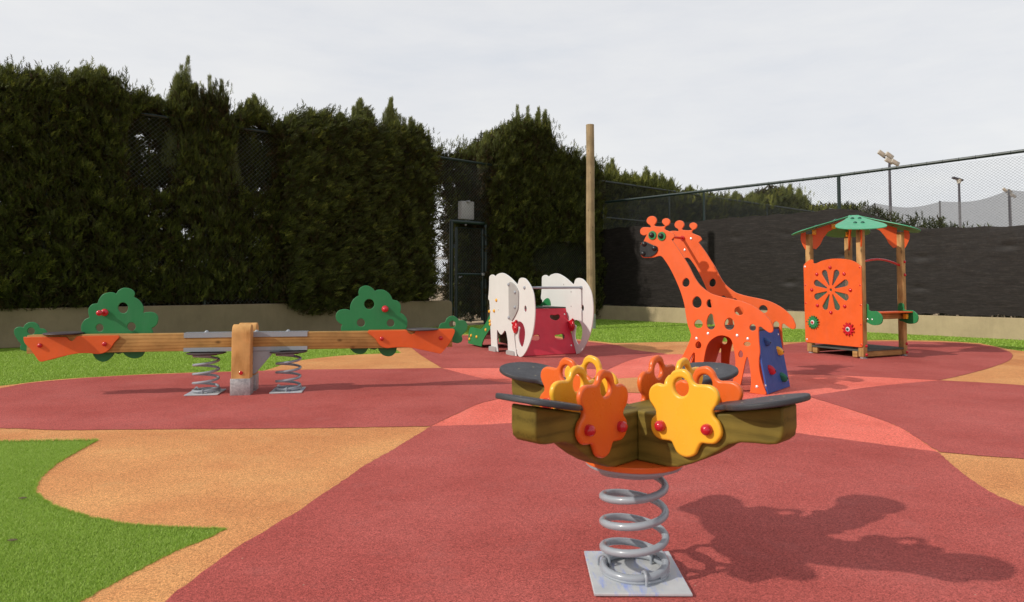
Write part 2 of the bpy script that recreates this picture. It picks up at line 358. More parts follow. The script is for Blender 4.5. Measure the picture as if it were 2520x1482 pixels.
HOU = S_(gp([(1690, 872), (1780, 868), (1880, 856), (1955, 846.5), (1995, 843), (2210, 841), (2360, 844), (2435, 852), (2480, 865), (2492, 877), (2480, 890), (2435, 907), (2360, 927), (2312, 937), (2110, 927), (1945, 922), (1830, 920), (1800, 905), (1750, 888)]))
flat('rubber_surface_red_house', HOU, .008, M['red_ground'])
RIG = S_(gp([(1987, 977), (2160, 952), (2314, 937.5), (2400, 942), (2520, 950), (2650, 965)])+[(8.6, 6.6), (8.3, 5.2), (6.4, 4.2)]+gp([(2660, 1150), (2520, 1132), (2420, 1125), (2312, 1115), (2260, 1082), (2200, 1047), (2085, 1007)]))
flat('rubber_surface_red_right', RIG, .008, M['red_ground'])
COR = S_(gp([(1089, 907), (1194, 907), (1340, 906), (1495, 911), (1549, 888), (1598, 877), (1640, 873), (1690, 873), (1750, 888), (1800, 905), (1830, 920), (1945, 922), (2110, 927), (2312, 937), (2160, 952), (1987, 977), (2085, 1007), (2200, 1047), (2260, 1082), (2308, 1115),
    (2160, 1095), (1950, 1067), (1850, 1058), (1700, 1048), (1500, 1041), (1380, 1040), (1262, 1043.6), (1194, 1047), (1060, 1051), (1125, 1020), (1175, 997), (1225, 984), (1269, 975), (1380, 957), (1480, 952), (1380, 950), (1230, 942), (1194, 934), (1139, 921)]))
flat('rubber_surface_coral', COR, .006, M['coral_ground'])
flat('rubber_surface_centre', S_(gp([(1470, 950), (1517, 934), (1590, 930), (1670, 934), (1730, 948), (1670, 962), (1590, 970), (1517, 967)])), .011, M['ochre_ground'])
# turf blades
def inpoly(P, poly):
    x, y = P[:, 0], P[:, 1]; poly = np.array(poly); r = np.zeros(len(P), bool); x0, y0 = poly[-1]
    for x1, y1 in poly:
        c = ((y1 > y) != (y0 > y)) & (x < (x0-x1)*(y-y1)/(y0-y1+1e-12)+x1); r ^= c; x0, y0 = x1, y1
    return r
def raw_mesh(name, V, Fi, tint=None, per=3):
    me = bpy.data.meshes.new(name); nv, nf = len(V), len(Fi)//per
    me.vertices.add(nv); me.vertices.foreach_set('co', V.astype(np.float32).ravel())
    me.loops.add(len(Fi)); me.loops.foreach_set('vertex_index', Fi.astype(np.int32))
    me.polygons.add(nf); me.polygons.foreach_set('loop_start', np.arange(nf, dtype=np.int32)*per); me.polygons.foreach_set('loop_total', np.full(nf, per, np.int32))
    me.update(calc_edges=True)
    if tint is not None:
        a = me.attributes.new('tint', 'FLOAT', 'POINT'); a.data.foreach_set('value', tint.astype(np.float32))
    return me
def blades(n, x0, x1, y0, y1, h, w):
    P = np.c_[rng.uniform(x0, x1, n), rng.uniform(y0, y1, n)]
    P = P[~inpoly(P, OCH)]
    c = np.array(corner.xy); q = P-c
    P = P[((q@np.array(NL.xy)) > .12) & ((q@np.array(NR.xy)) > .12)]
    u = P[:, 0]/P[:, 1]; P = P[(P[:, 1] > 2.0) & (np.abs(u) < .85)]
    n = len(P); a = rng.uniform(0, 2*np.pi, n); hh = h*rng.uniform(.6, 1.25, n); lean = hh[:, None]*rng.normal(0, .55, (n, 2)); ww = w*rng.uniform(.7, 1.3, n)
    d = np.c_[np.cos(a), np.sin(a)]*ww[:, None]
    V = np.zeros((n, 3, 3)); V[:, 0, :2] = P-d; V[:, 1, :2] = P+d; V[:, 2, :2] = P+lean; V[:, 2, 2] = hh; V[:, :2, 2] = .001
    t = np.repeat(np.clip(rng.normal(.5, .2, n), 0, 1), 3); t[2::3] = np.clip(t[2::3]+.2, 0, 1)
    return V.reshape(-1, 3), t
parts = [blades(620000, -4.2, -1.2, 2.2, 5.4, .0115, .0013), blades(160000, -9, -1.5, 7.8, 14, .022, .0035), blades(170000, -6, 13, 11.5, 23.5, .028, .006)]
def edge_blades(n):
    # longer fibres leaning over the cut edge
    E = np.array(OCH); a = E; bq = np.roll(E, -1, 0); ok = (a[:, 1] > 2.2) & (a[:, 0] < 0) & (a[:, 1] < 5.6); a, bq = a[ok], bq[ok]; w = np.linalg.norm(bq-a, axis=1)/np.maximum(a[:, 1], 2.5); i = rng.choice(len(a), n, p=w/w.sum()); t = rng.random((n, 1))
    d = (bq-a)[i]; nn = np.c_[-d[:, 1], d[:, 0]]; nn /= np.linalg.norm(nn, axis=1)[:, None]+1e-9; P = a[i]+(bq-a)[i]*t+nn*rng.normal(0, .004, (n, 1))
    s = np.clip(P[:, 1]/4, .8, 2.2); h = .016*rng.uniform(.6, 1.5, n)*s; q = rng.uniform(0, 6.28, n); dd = np.c_[np.cos(q), np.sin(q)]*(.0014*s)[:, None]; V = np.zeros((n, 3, 3)); V[:, 0, :2] = P-dd; V[:, 1, :2] = P+dd; V[:, 2, :2] = P+rng.normal(0, .009, (n, 2))*s[:, None]; V[:, :2, 2] = .002; V[:, 2, 2] = h
    return V.reshape(-1, 3), np.clip(np.repeat(rng.normal(.5, .2, n), 3), 0, 1)
parts.append(edge_blades(11000))
V = np.concatenate([p[0] for p in parts]); T = np.concatenate([p[1] for p in parts])
o = finish('grass', raw_mesh('grass', V, np.arange(len(V)), T), M['blade'], None, None, None)
tag(o, 'short bright green artificial grass blades around the coloured rubber', 'grass', kind='stuff')
# ------------------------------------------------------------------ walls and fences
FL = Fr(corner, DL, NL); FRt = Fr(corner, DR, NR)     # left fence plane, right fence plane
uL = lambda u, v, n=0: FL.un(u, v, n)
tg0, tg1 = uL(1110, 700)[0], uL(1193, 700)[0]          # the gate's opening
w1 = MB()
# olive wall with a rounded top, left of the gate and between gate and corner
def wall_run(t0, t1, h, th, fr, round0=False, round1=False):
    pts = [(t0, 0)] + ([(t0, h-.12), (t0+.03, h-.04), (t0+.12, h)] if round0 else [(t0, h)]) + ([(t1-.12, h), (t1-.03, h-.04), (t1, h-.12)] if round1 else [(t1, h)]) + [(t1, 0)]
    return pts
e = slab('low_wall', wall_run(-26, tg0-.02, .745, .2, FL, False, True), [], FL, -.12, .1, M['wall_olive'], None, .02)
tag(e, 'long olive rendered low wall under the tall cypress hedge, left of the gate', 'wall')
e = slab('low_wall', wall_run(tg1+.05, -.02, .745, .2, FL), [], FL, -.12, .1, M['wall_olive'], None, .02)
tag(e, 'short olive low wall behind the white elephant, between gate and corner', 'wall')
e = slab('low_wall', [(.0, 0), (0, .47), (24, .47), (24, 0)], [], FRt, -.1, .12, M['wall_cream'], None, .01)
tag(e, 'sunlit cream concrete kerb wall under the dark windscreen', 'wall')
def chainlink(fr, t0, t1, z0, z1, n, r, pitch=.10, asp=1.0):
    V = []; Fi = []; h = (z1-z0)/asp
    k = t0-h
    segs = []
    while k < t1:
        a, bz = k, z0; c, dz = k+h, z1
        if a < t0: bz = z0+(t0-a)*asp; a = t0
        if c > t1: dz = z1-(c-t1)*asp; c = t1
        if c > a+.01: segs.append((a, bz, c, dz)); segs.append((a, z0+z1-bz, c, z0+z1-dz))
        k += pitch
    A = np.array(segs); m_ = len(A)
    d = np.c_[A[:, 2]-A[:, 0], A[:, 3]-A[:, 1]]; d /= np.linalg.norm(d, axis=1)[:, None]; p = np.c_[-d[:, 1], d[:, 0]]
    nn = n+np.where(np.arange(m_) % 2 == 0, r*.9, -r*.9)
    L = []
    for (ai, bi) in ((0, 1), (2, 3)):
        for ang in (90, 210, 330):
            c, s = math.cos(math.radians(ang))*r, math.sin(math.radians(ang))*r
            L.append(np.c_[A[:, ai]+p[:, 0]*c, A[:, bi]+p[:, 1]*c, nn+s])
    L = np.stack(L, 1)                                    # m,6,3
    V = fr.arr(L.reshape(-1, 3)); base = np.arange(m_)[:, None]*6
    Fi = (base+np.array([[0, 1, 4, 3, 1, 2, 5, 4, 2, 0, 3, 5]])).ravel()
    return raw_mesh('chain_link', V, Fi, None, 4)
HL, HR = 4.82, 4.03
fl = empty('chain_link_fence', corner+DL*-8, 'tall green chain link fence the cypress hedge grows through, on the olive wall', 'fence')
ga, gb = tg0-.02, tg1+.05
GZ = 3.02
segs = [(-20.5, ga, .76, HL-.02, .003), (gb, -.03, .76, HL-.02, .003), (ga, gb, GZ+.05, HL-.02, .003)]
for t0, t1, z0, z1, r in segs: finish('wire_mesh', chainlink(FL, t0, t1, z0, z1, 0.0, r), M['wire'], fl, None, None)
finish('wire_mesh', chainlink(FL, .03, 16, .1, HL-.02, 0.0, .0033, .09), M['wire_sun'], fl, None, None)
MB().tube([FL.w(-20.5, HL, 0), FL.w(16, HL, 0)], .038, 8).build('top_rail', M['fence'], fl)
MB().tube([FL.w(.05, 3.55, 0), FL.w(16, 3.55, 0)], .026, 8).build('middle_rail', M['fence'], fl)
for t in [-19, -16, -13, -10, -3.6, 0.0, uL(1647, 470)[0], uL(1888, 500)[0]]:
    MB().tube([FL.w(t, .3 if t < .1 else 0, -.01), FL.w(t, HL-.03, -.01)], .036, 8).build('post', M['fence'], fl)
# right fence
fr_ = empty('chain_link_fence', corner+DR*8, 'open green chain link fence above the dark windscreen, rail rising to the right edge', 'fence')
finish('wire_mesh', chainlink(FRt, .06, 20, .49, HR-.02, 0, .0021, .078, .82), M['wire_sun'], fr_, None, None)
MB().tube([FRt.w(.05, HR, 0), FRt.w(8.1, HR, 0), FRt.w(12, HR+.07, 0), FRt.w(20, HR+.12, 0)], .040, 10).build('top_rail', M['fence'], fr_)
for u, v in ((1731, 470), (2063, 433)):
    t = FRt.un(u, v)[0]; MB().tube([FRt.w(t, .45, -.02), FRt.w(t, HR-.03, -.02)], .045 if u > 2000 else .034, 10).build('post', M['fence'], fr_)
for t in (.15, 12.9, 17): MB().tube([FRt.w(t, .45, -.02), FRt.w(t, HR-.03, -.02)], .04, 10).build('post', M['fence'], fr_)
# wire ties and wrapped mesh along the rail
for i in range(60):
    t = .3+i*.33; p = FRt.w(t, HR+(0 if t < 8.1 else .018*(t-8.1)), 0); MB().tube([p+DR*(-.006), p+DR*.006], .046, 8).build('wire_tie', M['fence'], fr_)
# the windscreen: a hanging net, creased and pulled in at its ties
def windmat():
    m, nt, b = mat('windscreen_net'); a = wc(nt, (1.5, 13, 1)); f = noise(nt, a, 1.9, 8, .8)
    f2 = noise(nt, wc(nt, (9, 70, 1)), 1.0, 4, .8); fac = mixc(nt, f, f2, .35)
    c = ramp(nt, fac, [(.34, (.006, .0045, .004)), (.50, (.015, .0118, .0105)), (.60, (.032, .026, .023)), (.72, (.11, .096, .088))])  # palest stop paints horizontal glints into the net's colour
    nt.links.new(c, b.inputs['Base Color']); b.inputs['Roughness'].default_value = .55; b.inputs['Specular IOR Level'].default_value = .22
    bump(nt, b, fac, .35, .004)
    tr = nt.nodes.new('ShaderNodeBsdfTransparent'); x = nt.nodes.new('ShaderNodeMixShader')
    nt.links.new(ramp(nt, f2, [(.35, (.02,)*3), (.62, (.02,)*3), (.7, (.10,)*3)]), x.inputs[0])
    nt.links.new(b.outputs[0], x.inputs[1]); nt.links.new(tr.outputs[0], x.inputs[2]); nt.links.new(x.outputs[0], nt.nodes['Material Output'].inputs[0]); return m
def fbm2(x, y, s, seed=0):
    r = np.random.default_rng(seed); o = 0
    for k in range(10):
        a = r.uniform(0, 2*np.pi); fq = s*r.uniform(.5, 2.4); o = o+np.sin((x*np.cos(a)+y*np.sin(a))*fq+r.uniform(0, 6.28))/(1+k*.12)
    return o/5
nx, nz = 520, 70
tt = np.linspace(.08, 19.8, nx); top = np.interp(tt, [0, 1, 3, 5, 7, 8.2, 8.8, 9.6, 10.2, 12, 20], [3.08, 3.12, 3.1, 3.15, 3.13, 3.17, 3.02, 2.62, 2.53, 2.47, 2.5])+.012*np.sin(tt*9)
X, K = np.meshgrid(tt, np.linspace(0, 1, nz), indexing='ij'); Z0 = .50+.02*np.sin(tt*5)+.012*np.sin(tt*17)
Z = Z0[:, None]+K*(top-Z0)[:, None]
Nn = .035+.020*fbm2(X, Z*.5, 2.0, 1)+.004*fbm2(X, Z*.5, 5, 4)+.002*fbm2(X*.5, Z*2.0, 7, 2)+.0010*fbm2(X*.5, Z*3, 24, 3)
r2 = np.random.default_rng(5)
for z_ in (1.15, 1.9, 2.55):
    for t_ in np.arange(.8, 19, 1.55):
        a, bb = t_+r2.normal(0, .2), z_+r2.normal(0, .06); d2 = ((X-a)/.16)**2+((Z-bb)/.07)**2; k_ = r2.random(); Nn = Nn-.022*k_*np.exp(-d2)+.008*k_*np.exp(-(((X-a)/.3)**2+((Z-bb+.14)/.10)**2))
L = np.c_[X.ravel(), Z.ravel(), Nn.ravel()]; V = FRt.arr(L); i, j = np.meshgrid(np.arange(nx-1), np.arange(nz-1), indexing='ij'); q = (i*nz+j).ravel()
Fi = np.stack([q, q+nz, q+nz+1, q+1], 1).ravel(); me = raw_mesh('windscreen', V, Fi, None, 4)
at = me.attributes.new('wc', 'FLOAT_VECTOR', 'POINT'); at.data.foreach_set('vector', L.astype(np.float32).ravel())
o = finish('windscreen', me, windmat(), None, None, None); me.polygons.foreach_set('use_smooth', [True]*len(me.polygons))
tag(o, 'long black creased windscreen net tied along the right fence', 'windscreen')
# gate in the left fence
gt = empty('metal_gate', FL.w((tg0+tg1)/2, 0, 0), 'tall dark green chain link gate between the hedges', 'gate')
g0, g1 = tg0, tg1+.02
for t in (g0, g1): MB().tube([FL.w(t, .0, 0), FL.w(t, GZ, 0)], .055, 10).build('gate_post', M['fence'], gt)
MB().tube([FL.w(g0-.02, GZ, 0), FL.w(g1+.02, GZ, 0)], .055, 10).build('lintel', M['fence'], gt)
lf = MB(); i0, i1 = g0+.17, g1-.13; zt, zm, zb = GZ-.17, 1.50, .14
lf.tube([FL.w(i0, zb, .02), FL.w(i0, zt, .02), FL.w(i1, zt, .02), FL.w(i1, zb, .02)], .042, 8, closed=True); lf.tube([FL.w(i0, zm, .02), FL.w(i1, zm, .02)], .034, 8)
lf.build('gate_frame', M['fence'], gt)
finish('wire_mesh', chainlink(FL, i0, i1, zb, zt, .02, .003), M['wire'], gt, None, None)
MB().box(FL, i1-.06, i1+.04, 1.46, 1.54, .05, .09, .006).build('latch', M['galv'], gt)
for z_ in (.5, 2.3): MB().tube([FL.w(g0+.085, z_-.05, .02), FL.w(g0+.085, z_+.05, .02)], .03, 8).build('hinge', M['fence'], gt)
# pale box fixed behind the fence above the gate
p0 = FL.un(1149, 518, -.25)
bx = empty('utility_box', FL.w(p0[0], p0[1]-.27, -.25), 'pale grey flat box mounted behind the mesh above the gate', 'box')
MB().box(FL, p0[0]-.235, p0[0]+.235, p0[1]-.27, p0[1]+.27, -.38, -.2, .012).build('housing', M['box_grey'], bx)
MB().box(FL, p0[0]-.05, p0[0]+.05, p0[1]+.23, p0[1]+.29, -.3, -.14, .006).build('bracket', M['galv'], bx)
MB().tube([FL.w(p0[0], 2.95, -.3), FL.w(p0[0], p0[1]-.25, -.3)], .03).build('support_pole', M['galv'], bx)
# wooden pole in its galvanised shoe
pb = G(1454.5, 809); pz = pb[1]
po = empty('wooden_pole', (pb[0], pb[1], 0), 'tall round weathered wooden pole in a galvanised shoe beside the elephant', 'pole')
hp = CH+(700-304)*pz/1680
rp = [(pb[0]+.004*math.sin(z_*1.7), pb[1], z_) for z_ in np.linspace(.30, hp, 24)]
MB().tube(rp, .122, 24, True, .110).build('shaft', M['log'], po)
MB().lathe((pb[0], pb[1], 0), [(.128, 0), (.128, .40), (.123, .405)]).build('shoe', M['galv'], po)
# floodlight masts far beyond the right fence
def mast(u, vtop, dist, label, big):
    x = (u-1260)/1680*dist; z = CH+(700-vtop)*dist/1680; r = empty('floodlight_mast', (x, dist, 0), label, 'lamp', 'floodlight masts beyond the fence')
    MB().tube([(x, dist, 0), (x, dist, z)], .14, 10, True, .085).build('mast', M['pole_dark'], r)
    if big:
        for k, (dx, dz, t_) in enumerate(((-.62, .55, 30), (.02, .40, 30), (-.02, -.05, 24), (.50, -.20, 24))):
            c, s = math.cos(math.radians(t_)), math.sin(math.radians(t_))
            f = Fr((x+dx*big, dist, z+dz*big+.35*big), (c, .25, -s), (0, -1, 0), (s, 0, c)); m_ = MB().box(f, -.40*big, .40*big, -.17*big, .17*big, -.12*big, .12*big, .03).build('lamp_head', M['lamp'], r)
            MB().box(f, -.32*big, .1*big, -.11*big, .11*big, .121*big, .135*big).build('glass', M['lampglass'], m_)
        MB().tube([(x-.5*big, dist, z+.62*big), (x+.45*big, dist, z+.10*big)], .05, 8).tube([(x, dist, z-.1), (x, dist, z+.4*big)], .07, 8).build('crossbar', M['pole_dark'], r)
    else:
        f = Fr((x-.1, dist, z+.02), (.97, .2, -.22), (0, -1, 0), (.22, 0, .97)); MB().box(f, -.5, .5, -.08, .08, -.15, .15, .03).build('lamp_head', M['pole_dark'], r)
        MB().tube([(x, dist, z-.35), (x, dist, z)], .13, 8, True, .2).build('collar', M['lamp'], r)
M['pole_dark'] = plastic('mast_paint', (.065, .06, .075), .5); M['lamp'] = plastic('lamp_housing', (.50, .46, .40), .5); M['lampglass'] = plastic('lamp_glass', (.60, .50, .40), .2)
mast(2195, 403, 49, 'tallest floodlight mast with four pale lamp heads above the playhouse roof', .85)
mast(2366, 440, 56, 'thin floodlight mast with one small flat lamp head, middle one of three', 0)
mast(2491, 484, 58, 'floodlight mast at the right edge with its lamp seen through the grey net', .65)
# grey netting of the far court
def netmat():
    m, nt, b = mat('far_net'); f = noise(nt, wc(nt, (3, 20, 1)), 2, 5, .8)
    nt.links.new(ramp(nt, f, [(.3, (.11, .11, .12)), (.75, (.26, .26, .27))]), b.inputs['Base Color']); b.inputs['Roughness'].default_value = .8
    tr = nt.nodes.new('ShaderNodeBsdfTransparent'); x = nt.nodes.new('ShaderNodeMixShader'); x.inputs[0].default_value = .36
    nt.links.new(b.outputs[0], x.inputs[1]); nt.links.new(tr.outputs[0], x.inputs[2]); nt.links.new(x.outputs[0], nt.nodes['Material Output'].inputs[0]); return m
FN = Fr((16.5, 33.0, 0), (1, -.28, 0), (0, -1, 0))
pk = [FN.un(u, v) for u, v in ((2040, 512), (2127, 506), (2155, 501), (2316, 496), (2486, 467), (2640, 455), (2900, 440))]
tt = np.linspace(pk[0][0], pk[-1][0], 240); px_ = np.array([p[0] for p in pk]); pzv = np.array([p[1] for p in pk])
top = np.interp(tt, px_, pzv); 
for a, bb in zip(px_[:-1], px_[1:]):
    mm = (tt >= a) & (tt <= bb); top[mm] -= .085*(bb-a)*np.sin(np.pi*(tt[mm]-a)/(bb-a))
L = np.stack([np.c_[tt, top*k/16, .08*np.sin(tt*2+k*.3)] for k in range(17)], 1).reshape(-1, 3)
i, j = np.meshgrid(np.arange(239), np.arange(16), indexing='ij'); q = (i*17+j).ravel(); me = raw_mesh('far_net', FN.arr(L), np.stack([q, q+17, q+18, q+1], 1).ravel(), None, 4)
at = me.attributes.new('wc', 'FLOAT_VECTOR', 'POINT'); at.data.foreach_set('vector', L.astype(np.float32).ravel())
nr = empty('court_net', FN.w(6, 0, 0), 'grey see-through netting with scalloped top round the far court', 'netting')
finish('net', me, netmat(), nr, None, None)
for p in pk[1:]: MB().tube([FN.w(p[0], 0, -.1), FN.w(p[0], p[1]+.03, -.1)], .04, 8).build('post', M['pole_dark'], nr)
# low green court fence seen through the gap beside the gate
FG = Fr((-3.2, 30, 0), (1, .25, 0), (0, -1, 0))
cf = empty('court_fence', (-3, 30, 0), 'distant low court fence with white top band seen through the mesh left of the gate', 'fence')
finish('wire_mesh', chainlink(FG, -2.2, 3.2, .05, 2.3, 0, .006, .09), M['wire'], cf, None, None)
MB().box(FG, -2.2, 3.2, 2.3, 2.42, -.02, .02).build('top_band', M['white'], cf)
for t in (-2.2, .5, 3.2): MB().tube([FG.w(t, 0, 0), FG.w(t, 2.3, 0)], .04, 8).build('post', M['fence'], cf)
MB().box(FG, -2.2, 3.2, .0, .05, .03, .12).build('base_band', M['white'], cf)
# ------------------------------------------------------------------ cypress hedge
def frond_templates():
    T = []
    r = np.random.default_rng(3)
    for k in range(6):
        V = []; nl = 6
        for i in range(nl):
            s = i/(nl-1); base = np.array([0, 0, s*.78]); side = -1 if i % 2 else 1
            out = np.array([side*(.34-.18*s)*r.uniform(.7, 1.2), r.normal(0, .10), .24+.16*r.random()]); w = .055
            p = np.array([out[2], 0, -out[0]]); p /= np.linalg.norm(p)
            V += [base-p*w+[0, .03, 0], base+p*w, base+out]
        V += [[-.03, 0, 0], [.03, 0, 0], [0, .05, 1.05]]; V += [[-.05, -.05, .5], [.05, .05, .45], [.02, -.02, 1.0]]
        T.append(np.array(V, float))
    return np.array(T)
TPL = frond_templates()
def fronds(P, D, size, tint, wide=1.0):
    n = len(P); D = D/np.linalg.norm(D, axis=1)[:, None]; R = rng.normal(0, 1, (n, 3)); X = np.cross(D, R); X /= np.linalg.norm(X, axis=1)[:, None]; Y = np.cross(D, X)
    t = TPL[rng.integers(0, 6, n)]                           # n,24,3
    V = P[:, None]+size[:, None, None]*(wide*t[:, :, 0:1]*X[:, None]+wide*t[:, :, 1:2]*Y[:, None]+t[:, :, 2:3]*D[:, None])
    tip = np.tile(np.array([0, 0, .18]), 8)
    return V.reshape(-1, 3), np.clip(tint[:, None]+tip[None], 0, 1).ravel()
TOPL = [(-200, 150), (0, 170), (40, 160), (80, 172), (120, 178), (150, 170), (165, 190), (190, 178), (215, 176), (240, 188), (262, 172), (300, 195), (330, 222), (400, 245), (425, 245), (440, 212), (460, 178), (478, 215), (500, 225), (520, 212), (545, 212), (562, 250), (575, 300), (590, 262), (640, 262), (670, 290), (720, 285), (800, 272), (840, 290), (870, 295), (888, 272), (910, 295),
        (930, 310), (1000, 312), (1050, 335), (1066, 350), (1072, 345), (1110, 352), (1150, 364), (1185, 350), (1200, 345), (1230, 322), (1265, 295), (1300, 292), (1345, 300), (1362, 345), (1375, 362), (1400, 368), (1440, 388), (1470, 402), (1500, 412), (1545, 430), (1560, 428), (1600, 432), (1640, 445), (1658, 462), (1664, 500), (1669, 500),
        (1670, 470), (1700, 464), (1750, 472), (1800, 478), (1870, 482), (1880, 500), (1893, 478), (1905, 462), (1915, 470), (1925, 458), (1934, 464), (1943, 450), (1955, 470), (1966, 460), (1976, 484), (1985, 480), (1992, 508), (2080, 504), (2120, 508)]
BOTL = [(-200, 780), (0, 772), (150, 768), (300, 757), (480, 752), (545, 744), (650, 742), (700, 765), (760, 782), (830, 772), (950, 755), (1030, 745), (1092, 735), (1100, 800), (1200, 800), (1480, 790), (2200, 800)]
tp = np.array([uL(*p) for p in TOPL]); bp = np.array([uL(*p) for p in BOTL])
topf = lambda t: np.interp(t, tp[:, 0], tp[:, 1]); botf = lambda t: np.maximum(np.interp(t, bp[:, 0], bp[:, 1]), .02)
def uT(u): return uL(u, 600)[0]
# places where the mesh shows in front of the foliage, (t, z, radius t, radius z)
def patch(u, v, u2, v2):
    a = uL(u, v); b = uL(u2, v2); return ((a[0]+b[0])/2, (a[1]+b[1])/2, abs(b[0]-a[0])/2, abs(a[1]-b[1])/2)
PATCH = [patch(315, 280, 425, 470), patch(575, 315, 670, 480), patch(1310, 600, 1450, 690)]
HOLES = [patch(340, 318, 375, 345), patch(370, 345, 400, 385), patch(400, 450, 425, 485), patch(400, 510, 425, 545), patch(440, 560, 470, 595), patch(350, 395, 372, 420), patch(380, 565, 400, 580)]
def inell(t, z, e, k=1.0): return ((t-e[0])/(e[2]*k))**2+((z-e[1])/(e[3]*k))**2
def bulge(t, z, base):
    b = base+.12*fbm2(t, z, 1.7, 21)+.15*fbm2(t, z, 5.5, 22)+.11*fbm2(t, z, 13, 23)
    for e in PATCH: b = np.where(inell(t, z, e, 1.15) < 1, np.minimum(b, -.16), b)
    return b
def tree(name, label, u0, u1, base, dens, size, lean=(0, 1), plumes=(), gapp=None, group='cypress trees of the hedge', thick=.75, dark=0.0, toff=0.0):
    nb_ = base if base < 0 else 0
    t0, t1 = FL.un(u0, 600, nb_)[0], FL.un(u1, 600, nb_)[0]; tc = (t0+t1)/2; zt = float(topf(np.linspace(t0, t1, 9)).max())
    root = empty(name, FL.w(tc, 0, -.45), label, 'tree', group)
    MB().tube([FL.w(tc+toff+.03*math.sin(k), zt*.92*k/8, -.45+.02*math.cos(k*2)) for k in range(9)], .08, 8, True, .02).build('trunk', M['bark'], root)
    hi = max(zt, 5.6); Vs = []; Ts = []
    area = (t1-t0+.5)*hi; n = int(dens*area)
    t = rng.uniform(t0-.28, t1+.28, n); z = rng.uniform(0, hi, n)
    wob = .22*fbm2(z, z*0+tc, 2.5, 31); edge0, edge1 = t0+wob+rng.normal(0, .07, n), t1+.22*fbm2(z, z*0+t1, 2.5, 32)+rng.normal(0, .07, n)
    far = 1.0 if u0 < 1470 else .45
    tf = topf(t)+far*.10*fbm2(t, t*0, 7, 41)+far*.09*fbm2(t, t*0, 21, 43)+rng.normal(0, .05, n); bf = botf(t)+.05*fbm2(t, t*0, 6, 42)+.04
    if u0 >= 1470: tf = tf-.22*size/.3
    ok = (t > edge0) & (t < edge1) & (z < tf) & (z > bf)
    for e in HOLES: ok &= ~((inell(t, z, e, .9+.5*rng.random(n)) < 1) & (rng.random(n) < .85))
    if gapp is not None: ok &= gapp(t, z)
    t, z, tf, bf = t[ok], z[ok], tf[ok], bf[ok]; n = len(t)
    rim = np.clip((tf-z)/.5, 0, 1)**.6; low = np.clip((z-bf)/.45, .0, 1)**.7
    nb = bulge(t, z, base); nb = np.where(nb > 0, nb*rim*(.35+.65*low), nb)
    depth = rng.exponential(.07, n); back = (rng.random(n) < (1-rim)*.75); nn = np.where(back, rng.uniform(-thick, 1, n)*.5, nb-depth)
    # tufts: fronds share a direction in each small cell
    cell = (np.floor(t*7)*131+np.floor(z*7)*17+np.floor(nn*5)).astype(int); jit = np.random.default_rng(9).normal(0, 1, (4096, 3))[cell % 4096]
    D = np.array(DL)[None]*(lean[0]+.45*jit[:, :1]+.35*rng.normal(0, 1, (n, 1)))+np.array([0, 0, 1.])[None]*(lean[1]+.35*jit[:, 1:2]+.3*rng.normal(0, 1, (n, 1)))+np.array(NL)[None]*(.55+.3*jit[:, 2:3]+.3*rng.normal(0, 1, (n, 1)))
    D[back] = D[back]*[.5, .5, 1.5]
    sz = size*rng.uniform(.6, 1.3, n); tint = np.clip(rng.normal(.36-dark, .13, n)+.08*jit[:, 0]+.16*fbm2(t, z, 13, 23)+.10*fbm2(t, z, 5.5, 22)+.16*(1-rim)-.10*(fbm2(t, z, 1.2, 51) > .6), 0, 1)  # light and shade put into tint: raised clumps and top rim paler, hollows darker
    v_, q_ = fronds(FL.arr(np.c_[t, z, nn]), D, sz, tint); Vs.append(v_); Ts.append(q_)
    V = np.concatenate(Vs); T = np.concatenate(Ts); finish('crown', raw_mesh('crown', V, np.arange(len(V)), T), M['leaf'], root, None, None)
    # inner twigs: dark, dense, behind the outer sprays
    m_ = int(dens*.62*area); t = rng.uniform(t0-.2, t1+.2, m_); z = rng.uniform(0, hi, m_)
    ok = (z < topf(t)-.22) & (z > .3)
    for e in HOLES: ok &= ~(inell(t, z, e, 1.25) < 1)
    if gapp is not None: ok &= gapp(t, z)
    t, z = t[ok], z[ok]; m_ = len(t); nn = np.minimum(bulge(t, z, base)-.18-rng.random(m_)*.3, rng.uniform(-.7, .15, m_)); nn = np.where(z < botf(t)+.12, -.3-.5*rng.random(m_), nn)
    P = FL.arr(np.c_[t, z, nn]); D = rng.normal(0, 1, (m_, 3))+[0, 0, .6]
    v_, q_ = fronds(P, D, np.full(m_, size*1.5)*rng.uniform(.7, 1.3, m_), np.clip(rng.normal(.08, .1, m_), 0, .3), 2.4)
    finish('inner_twigs', raw_mesh('inner_twigs', v_, np.arange(len(v_)), q_), M['leaf'], root, None, None)
    # upright leading shoots
    Vs = []; Ts = []
